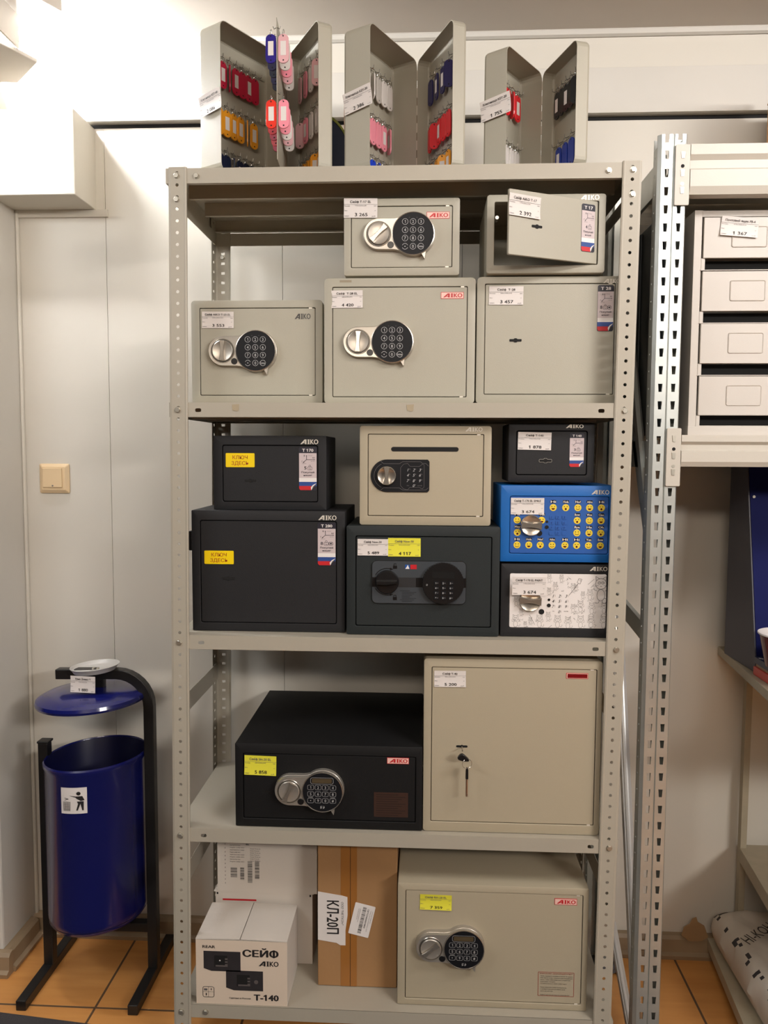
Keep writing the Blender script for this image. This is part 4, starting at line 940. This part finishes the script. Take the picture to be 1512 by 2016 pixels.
b.loops([[(cxb+r*math.cos(2*PI*k/n), .27+r*math.sin(2*PI*k/n), shear(cxb+r*math.cos(2*PI*k/n), z)) for k in range(n)] for r, z in inn[:2]], BINI, None, BINI)
bk = b.build('bucket', t, smooth=True)
b = MB(BO); Rr = R+.0007
def on(x, z, dy=0):    # wrap flat art on the bucket front; x relative to bucket axis
    x += .046; z = .500+(z-.395)*.85; a = x/Rr; return (cxb+(Rr+dy)*math.sin(a), .27-(Rr+dy)*math.cos(a), shear(cxb+(Rr+dy)*math.sin(a), z))
def wrap(pts, m, dy=0): b.face([b.p(*on(x, z, dy)) for x, z in pts], m)
for i in range(8): wrap([(-.086+i*.0085, .395), (-.086+(i+1)*.0085, .395), (-.086+(i+1)*.0085, .473), (-.086+i*.0085, .473)], WHITE)
d1 = .0006
wrap([(x, z) for x, z in circ(-.0385, .4555, .0055, 12)], INK, d1)
wrap([(-.049, .4470), (-.029, .4475), (-.024, .4350), (-.033, .4330), (-.043, .4400)], INK, d1); wrap([(-.063, .4500), (-.047, .4440), (-.047, .4475)], INK, d1)
wrap([(-.043, .4320), (-.026, .4320), (-.0265, .4050), (-.030, .4050), (-.034, .4250), (-.041, .4050), (-.045, .4050), (-.040, .4250)], INK, d1)
for k in range(7): wrap([(-.0795+k*.0032+.0006*abs(3-k)*0, .4310), (-.0787+k*.0032, .4310), (-.0772+k*.0027, .4040), (-.0780+k*.0027, .4040)], INK, d1)
for k in range(8): wrap([(-.0795, .4310-k*.0037), (-.0595, .4310-k*.0037), (-.0595, .4302-k*.0037), (-.0795, .4302-k*.0037)], INK, d1)
wrap([(-.0750, .4350), (-.0640, .4390), (-.0660, .4400), (-.0760, .4362)], INK, d1); wrap([(-.0750, .4430), (-.0640, .4400), (-.0660, .4385), (-.0760, .4418)], INK, d1)
b.build('pictogram_sticker', bk, label='white sticker with a black litter figure')
b = MB(BO); n = 56; cl = (-.2970, .262); prof = [(.1370, .742), (.1365, .738), (.1385, .744), (.1360, .752), (.120, .7600), (.08, .7660), (.03, .7690)]
b.loops([[(cl[0]+r*math.cos(2*PI*k/n), cl[1]+r*math.sin(2*PI*k/n), z+.014+r*math.cos(2*PI*k/n)*.035) for k in range(n)] for r, z in prof], BIN, BIN, BIN); b.build('lid', t, smooth=True)
b = MB(BO); ca = (-.2880, .262); prof = [(.020, .827), (.052, .829), (.060, .842), (.0615, .8425), (.0600, .8400), (.053, .8330), (.01, .8315)]
b.loops([[(ca[0]+r*math.cos(2*PI*k/n), ca[1]+r*math.sin(2*PI*k/n), z+r*math.cos(2*PI*k/n)*.07) for k in range(n)] for r, z in prof], ASH, ASH, ASH)
for q in ((-.004, 0), (.008, .004)): b.prism([(ca[0]+q[0]+a, .834+c) for a, c in circ(0, 0, .0028, 8)], ca[1]-.004, ca[1]+.004, BOLT)
b.build('ashtray', t, smooth=True)
price_tag(BO, t, -.3235, -.2600, .7900, .8320, .1975, 'Урна Донна Ч', '1 880', dims='', rot=.03)

# floor mat and rag
b = MB(); mq = [(-1.6, .226), (-.06, .054), (-.06, -.03), (1.2, -.04), (1.2, -2.4), (-1.6, -2.4)]; b.loops([[(x, yy, z) for x, yy in mq] for z in (.0005, .007)], MAT_RUG, MAT_RUG, MAT_RUG); m_ = b.build('door_mat', bevel=.002); tag(m_, 'dark grey carpet mat on the floor in front of the shelving and bin', 'mat')
b = MB(); L = []
for j in range(7): L.append([(1.045+.062*i/6, .335+.070*j/6+.006*math.sin(i*2.1+j), .003+.006*abs(math.sin(i*1.3+j*1.9))) for i in range(7)])
b.loops(L, RAG, closed=False); m_ = b.build('floor_rag', solid=.003); tag(m_, 'crumpled grey rag on the floor between the shelving and the galvanised rack', 'rag')

# ------------------------------------------------------------------ galvanised rack on the right
GR = thing('storage_rack', (1.04, 0, 0), 'galvanised boltless rack with trapezoid-slotted posts at right of the shelving', 'rack'); GO = (1.04, 0, 0)
def rack_post(X, Y, s_, front):
    b = MB(GO); n = 56; p = .03675; z0 = 2.0126+p/2-n*p
    G = GALV
    st = lambda u0, u1: strip(b, u0, u1, z0, n, p, .0092, .0172, lambda u, z: (X+s_*u, Y, z), G, taper=.72, round_=False)
    st(.006, .0290); st(.0325, .0560)
    zt, zb = z0+n*p, z0
    tz = 2.054
    for (ua, ub) in ((.0295, .0325),):
        b.loops([[(X+s_*u, Y+dy, z) for z in (zb, tz)] for u, dy in ((.0290, 0), (.0300, .003), (.0315, .003), (.0325, 0))], G, closed=False)
    for ua, ub in ((.006, .0120), (.0215, .0290), (.0325, .0385), (.0480, .0560)): b.rect(X+s_*ua, X+s_*ub, zt, tz, Y, G)
    for ua, ub in ((.0120, .0215), (.0385, .0480)): b.rect(X+s_*ua, X+s_*ub, zt, zt+.006, Y, G)
    f = 1 if front else -1
    b.loops([[(X+s_*u, Y+dy*f, z) for z in (zb, tz)] for u, dy in ((.006, 0), (0, .006), (0, .010))], G, closed=False)
    strip(b, .010, .034, z0, n*1, p, .006, .006, lambda u, z: (X, Y+f*u, z), G)
    b.loops([[(X+s_*u, Y+dy*f, z) for z in (zb, tz)] for u, dy in ((.0560, 0), (.0580, .004), (.0580, .034))], G, closed=False)
    b.poly([(X, Y+f*.034, zb), (X, Y+f*.034, tz), (X+s_*.012, Y+f*.040, tz), (X+s_*.012, Y+f*.040, zb)], G)
    b.poly([(X+s_*.029, Y+f*.030, zb), (X+s_*.029, Y+f*.030, tz), (X+s_*.058, Y+f*.034, tz), (X+s_*.058, Y+f*.034, zb)], G)
    b.box(min(X, X+s_*.06), max(X, X+s_*.06), min(Y, Y+f*.04), max(Y, Y+f*.04), 0, .006, BPLAS)
    b.build('post', GR, solid=.0014)
rack_post(1.0405, -.0015, 1, True); rack_post(1.0130, .412, 1, False)
def beam(z1, z0, y, full=True):
    h = z1-z0; b = MB(GO)
    prof = [(y+.03, z1), (y-.001, z1), (y-.001, z1-h*.20), (y+.006, z1-h*.30), (y+.006, z1-h*.47), (y-.002, z1-h*.52), (y-.002, z1-h*.85), (y+.003, z0), (y+.03, z0)]
    b.loops([[(x, a, c) for a, c in prof] for x in (1.105, 2.6)], GALVW, closed=False); b.build('beam', GR, solid=.0016)
beam(2.0317, 1.9326, -.004); beam(1.4352, 1.3696, -.004)
beam(2.0317, 1.9326, .395) ; beam(1.4352, 1.3696, .395)
for z1, z0 in ((2.0317, 1.9090), (1.4500, 1.3270)):
    b = MB(GO); b.prism(rr(1.0735, 1.1035, z0, z1, .003), -.0075, -.0045, GALVW, bev=.0006)
    b.build('beam_bracket', GR)
    for k, zz in enumerate((z1-.022, z1-.058, z1-.093)):
        b = MB(GO); x = 1.0885; b.prism([(x-.0028, zz-.0065), (x+.0028, zz-.0065), (x+.0040, zz+.0065), (x-.0040, zz+.0065)], -.0090, -.0075, BOLT); b.build('hook_tooth', GR)
    for zz in (z1-.044, z1-.080):
        b = MB(GO); b.prism(circ(1.0885, zz, .0036, 14), -.0082, -.0076, HOLE if zz > z1-.05 else BOLT); b.build('rivet', GR)
b = MB(GO); b.box(1.0560, 1.0640, .02, .40, 1.955, 2.020, GALV); b.build('side_beam', GR)
b = MB(GO); b.box(1.0560, 1.0640, .02, .40, 1.365, 1.425, GALV); b.build('side_beam', GR)
def brace(p0, p1, w=.024):
    a, c = Vector(p0), Vector(p1); tt = (c-a).normalized(); e1 = Vector((1, 0, 0)); e2 = tt.cross(e1).normalized(); b = MB(GO); pr = [(-.010, -w/2), (-.010, w/2), (0, w/2), (.003, w*.18), (.006, w*.12), (.006, -w*.12), (.003, -w*.18), (0, -w/2)]
    b.loops([[tuple(q+e1*u+e2*v) for u, v in pr] for q in (a, c)], GALV); b.build('brace', GR, smooth=False)
brace((1.052, .400, 1.045), (1.062, .035, .995), .042)
BRT = mat('bright_zinc_tube', (226, 226, 224), .28, metal=.6, var=.05)
def tube_brace(p0, p1, r=.0125):                             # round tube with two pressed grooves along it
    a, c = Vector(p0), Vector(p1); tt = (c-a).normalized(); e1 = Vector((1, 0, 0)); e2 = tt.cross(e1).normalized(); b = MB(GO); pr = []
    for i in range(28):
        t_ = 2*PI*i/28; q = r*(.86 if i % 7 == 3 else 1); pr.append((q*math.cos(t_), q*math.sin(t_)))
    b.loops([[tuple(q+e1*u+e2*v) for u, v in pr] for q in (a, c)], BRT, BRT, BRT); b.build('brace', GR, smooth=True)
tube_brace((1.064, .330, .990), (1.066, .055, .060)); tube_brace((1.062, .300, .170), (1.062, .060, .012), .011)
brace((1.066, .360, 1.72), (1.066, .052, 1.175), .022); brace((1.060, .330, 1.86), (1.060, .052, 1.230), .022)
for z in (1.4352, 2.0317):
    b = MB(GO); b.box(1.110, 2.6, .002, .39, z-.002, z+.0005, GALVW); b.build('shelf', GR)

# dark cabinet seen in the gap between the two units
t = thing('metal_cabinet', (1.069, .07, 1.436), 'dark steel cabinet seen edge-on between the shelving and the slotted rack post', 'cabinet'); o = (1.069, .07, 1.436)
DK = mat('dark_gloss_steel', (38, 42, 44), .3, metal=.3)
b = MB(o); b.box(1.069, 1.104, .062, .385, 1.4360, 1.915, DK); b.build('body', t, bevel=.003)
b = MB(o)
for k in range(3): b.tube([(1.069, .12+k*.1, 1.44), (1.069, .12+k*.1, 1.91)], .004, DK, 8)
b.build('side_ribs', t)

# mailbox bank
t = thing('mailbox_bank', (1.1410, .060, 1.4358), 'silver-grey bank of four stacked mailboxes in the galvanised rack, ticket 1 367', 'mailboxes'); o = (1.1410, .060, 1.4358)
x0, x1, Y = 1.1380, 1.5200, .060; ZT = 1.9180
b = MB(o); b.box(x0, x0+.0015, Y+.002, .34, 1.4362, ZT, LOCKER); b.box(x1-.0015, x1, Y+.002, .34, 1.4362, ZT, LOCKER)
b.box(x0, x1, .338, .34, 1.4362, ZT, LOCKER); b.box(x0, x1, Y, .34, ZT-.002, ZT, LOCKER)
b.box(x0, x0+.0165, Y-.001, Y+.012, 1.4362, ZT, LOCKER); b.box(x1-.0165, x1, Y-.001, Y+.012, 1.4362, ZT, LOCKER)
b.box(x0+.0165, x1-.0165, Y, Y+.012, ZT-.0140, ZT, LOCKER); b.box(x0-.001, x1, Y-.003, Y+.012, 1.4362, 1.4565, LOCKER)
b.build('frame', t, bevel=.0012)
dz = ((1.8165, 1.9020), (1.7040, 1.7886), (1.5921, 1.6772), (1.4800, 1.5647))
for k, (za, zb) in enumerate(dz):
    b = MB(o); b.prism([(x0+.0195, za), (x1-.019, za), (x1-.019, zb), (x0+.0195, zb)], Y-.004, Y+.002, LOCKER, bev=.001); dd = b.build('mailbox_door', t)
    b = MB(o); cx = 1.2535; q = rr(cx-.038, cx+.038, zb-.064, zb-.019, .005); b.loops([[(a, yy, c) for a, c in qq] for qq, yy in ((q, Y-.0040), (inset(q, .0012), Y-.0062), (inset(q, .0030), Y-.0050))], LOCKER, None, LOCKER); b.build('name_plate', dd)
    b = MB(o); zs = za-.0245 if k < 3 else za-.0225; b.box(x0+.0245, x1-.022, Y+.030, Y+.031, zs, za+.001, HOLE); b.build('letter_slot', t)
    b = MB(o); b.poly([(x0+.0245, Y+.002, zs), (x1-.022, Y+.002, zs), (x1-.022, Y+.030, zs+.002), (x0+.0245, Y+.030, zs+.002)], LOCKER)
    b.box(x0+.0168, x0+.0245, Y-.001, Y+.03, zs-.001, za, LOCKER); b.box(x0+.015, x1-.016, Y-.003, Y+.0, zs-.0014, zs, LOCKER); b.build('divider', t)
price_tag(o, t, 1.1915, 1.2700, 1.8600, 1.9000, Y-.006, 'Почтовый ящик PB-4', '1 367', dims='430х360х210', rot=.09, lift=.012)

t = thing('carton', (1.60, .22, 2.0322), 'brown carton on the top level of the galvanised rack', 'box'); o = (1.60, .22, 2.0322)
b = MB(o); b.box(1.408, 1.80, .075, .37, 2.0325, 2.262, CARD); b.build('carton_body', t, bevel=.002)
b = MB(o); b.poly([(1.408, .075, 2.262), (1.408, .37, 2.262), (1.418, .37, 2.290), (1.418, .075, 2.290)], CARD); b.build('open_flap', t, solid=.003)

# ------------------------------------------------------------------ far right shelves with blue stand, bucket and sacks
t = thing('side_shelving', (1.33, .2, 0), 'low pale metal shelving under the galvanised rack at the right edge', 'shelving'); o = (1.33, .2, 0)
RP = mat('pale_rack_enamel', (170, 160, 138), .5, var=.12, vscale=30)
def slant(z, y0, y1, h, x1=2.0, dx=0.):
    b = MB(o); xa = lambda y: 1.3145+dx+(y-.0165)*.100
    for zz in (z-h, z): pass
    L = [[(xa(y0), y0, z-h), (xa(y0), y0, z), (x1, y0, z), (x1, y0, z-h)], [(xa(y1), y1, z-h), (xa(y1), y1, z), (x1, y1, z), (x1, y1, z-h)]]
    b.loops(L, RP, RP, RP); b.build('shelf', t, bevel=.001)
slant(.8803, -.28, .425, .022); slant(.3300, -.10, .425, .038, dx=.072)
slant(.0600, -.10, .425, .030)
b = MB(o); b.box(1.4270, 1.4430, .405, .425, 0, 1.36, RP); b.build('post', t)
b = MB(o); b.box(1.4800, 1.5100, -.10, -.06, 0, .859, RP); b.build('post', t)
t = thing('display_stand', (1.35, .3, .8810), 'deep blue display stand with a slanted slate side panel on the side shelf', 'display stand'); o = (1.35, .3, .8810)
b = MB(o); b.poly([(1.3480, .160, .8812), (1.3440, .345, .8812), (1.3440, .345, 1.366), (1.3480, .255, 1.366)], NGREY); b.build('side_panel', t, solid=.003, soff=0)
b = MB(o); b.poly([(1.3500, .160, .8812), (1.9, .160, .8812), (1.9, .255, 1.366), (1.3500, .255, 1.366)], NBLUE); b.build('front_panel', t, solid=.003)
b = MB(o); b.prism(circ(1.358, 1.2935, .0035, 12), .236, .242, BOLT); b.build('screw', t)
b = MB((1.40, .08, .8810)); L = []
for k, (za, zb, m_, xo) in enumerate(((.8812, .9010, mat('coral_packet', (196, 70, 60), .4), 0), (.9012, .9090, mat('tan_packet', (150, 120, 90), .5), .004), (.9092, .9240, mat('ink_blue_packet', (36, 46, 70), .35), .001))):
    nm = ('coral red packet lowest in the little pile on the side shelf', 'tan packet in the middle of the little pile on the side shelf', 'ink blue packet with white swirl topping the little pile on the side shelf')[k]
    bb = MB(); bb.box(1.3360+xo, 1.52, -.11, .150-xo, za, zb, m_)
    if k == 2:
        bb.prism([(1.342+.004*i, .9225+(.0004 if i % 2 else 0)) for i in range(2)]+[(1.365, .9245), (1.342, .9245)], .1470, .1492, WHITE) if False else None
        for q in range(9): bb.box(1.3400+.004*q, 1.3445+.004*q, .125-.012*q+.010*math.sin(q), .134-.012*q+.010*math.sin(q), .9240, .9243, WHITE)
    ob = bb.build('packet', bevel=.0015); tag(ob, nm, 'packet', 'packets piled on the side shelf')
t = thing('bucket', (1.374, .055, .9244), 'maroon bucket with a white rim standing on the packets', 'bucket'); o = (1.374, .055, .9244)
b = MB(o); n = 48; F = lambda r, z: [(1.374+r*math.cos(2*PI*k/n), .055+r*math.sin(2*PI*k/n), z) for k in range(n)]
b.loops([F(.048, .9246), F(.062, .9960)], MAROON, MAROON); b.build('bucket_body', t, smooth=True)
b = MB(o); b.loops([F(.0615, .9950), F(.0660, .9970), F(.0655, 1.0000), F(.0600, .9990), F(.045, .9900)], WHITE, None, WHITE); b.build('rim', t, smooth=True)
# sack
t = thing('sack', (1.45, .25, .0605), 'white printed sack lettered HI-KOH lying on the lowest side shelf', 'sack'); o = (1.45, .25, .0605)
b = MB(o); nx, ny = 64, 40; X0, X1, Y0, Y1 = 1.350, 1.86, -.02, .405
def sack_pt(i, j, top):
    u, v = i/nx*2-1, j/ny*2-1; f = (1-abs(u)**12)*(1-abs(v)**12); w = .0035*math.sin(i*.6+j*.35)+.003*math.sin(j*.8-i*.3)+.0015*math.sin(i*1.9+j*1.3)
    z = .115+(.058*f**.5 if top else -.054*f**.35)+w*(.6 if top else 0)*f
    sk = .030*(1-v)/2
    return (X0+(X1-X0)*(u+1)/2+(0 if abs(u) < .98 else w)+(sk if u < 0 else 0)*(0), Y0+(Y1-Y0)*(v+1)/2, max(z, .0608))
for top in (0, 1): b.loops([[sack_pt(i, j, top) for i in range(nx+1)] for j in range(ny+1)], SACK, closed=False)
rp = random.Random(5); b.mats.append(PRINT)
for q in range(len(b.f)):                                   # dark printed signs along the left side
    i, j = q % nx, (q//nx) % ny
    if q >= nx*ny and i in (1, 2) and (j//3) % 2 == 0 and rp.random() < .4: b.mi[q] = 1
    if q >= nx*ny and i < 7 and j > ny-4 and rp.random() < .25: b.mi[q] = 1
sk = b.build('sack_body', t, smooth=True)
b = MB(o, Matrix.Translation((1.378, .205, .1830)) @ Matrix.Rotation(math.radians(38), 4, 'Z') @ Matrix.Rotation(-PI/2, 4, 'X'))
b.text('HI-KOH', 0, 0, 0, .030, INK, w=.125, shear=.2)
b.build('lettering', t)

# torn tape on the wall, torn cardboard on the floor
b = MB(); b.prism([(1.2790, .075), (1.300, .058), (1.335, .060), (1.352, .072), (1.340, .104), (1.322, .115), (1.318, .128), (1.308, .124), (1.300, .108), (1.285, .098)], WY-.0365, WY-.034, mat('torn_beige_tape', (158, 128, 92), .6, var=.2, vscale=20)); m_ = b.build('torn_tape', bevel=.0008); m_.location.y = .0; tag(m_, 'torn beige tape stuck low against the wall above the skirting, right side', 'tape')
b = MB(); q = [(1.33, .29), (1.37, .275), (1.36, .245), (1.395, .225), (1.44, .205), (1.44, .18), (1.475, .15), (1.60, .10), (1.60, .30), (1.45, .33), (1.36, .34)]
b.loops([[(x+.005, y-.14, z) for x, y in q] for z in (.0006, .003)], mat('torn_cardboard_sheet', (150, 118, 82), .8, var=.15, vscale=18), None, MATS['torn_cardboard_sheet']); m_ = b.build('cardboard_scrap'); tag(m_, 'torn flat cardboard scrap on the orange floor at lower right', 'cardboard')

# ------------------------------------------------------------------ lamp in the upper left corner
t = thing('ceiling_light', (-.50, .18, 2.40), 'glaring white box lamp under the ceiling in the upper left corner', 'lamp'); o = (-.50, .18, 2.40)
LH = mat('lamp_housing_white', (214, 208, 200), .5)
b = MB(o); b.loops([[(x, yy, z) for x, yy in ((-.74, .22), (-.43, .02), (-.315, .2250), (-.375, .245), (-.60, .40))] for z in (2.4480, 2.4775)], LH, LH, LH); b.build('base_plate', t, bevel=.002)
b = MB(o); b.loops([[(x, yy, z) for x, yy in ((-.70, .20), (-.47, .14), (-.407, .2820), (-.511, .3860), (-.70, .37))] for z in (2.358, 2.3680)], LH, LH, LH); b.build('shield', t, bevel=.002)
b = MB(o); b.loops([[(x, yy, z) for x, yy in ((-.69, .18), (-.50, .12), (-.437, .26), (-.48, .345), (-.67, .385))] for z in (2.3690, 2.4475)], GLOW, GLOW, GLOW); b.build('diffuser', t)
b = MB(o); b.box(-.434, -.428, .06, .236, 2.3690, 2.4475, LH); b.build('added_glare_flap', t)  # added flap that keeps the diffuser's direct light off the left key cabinet
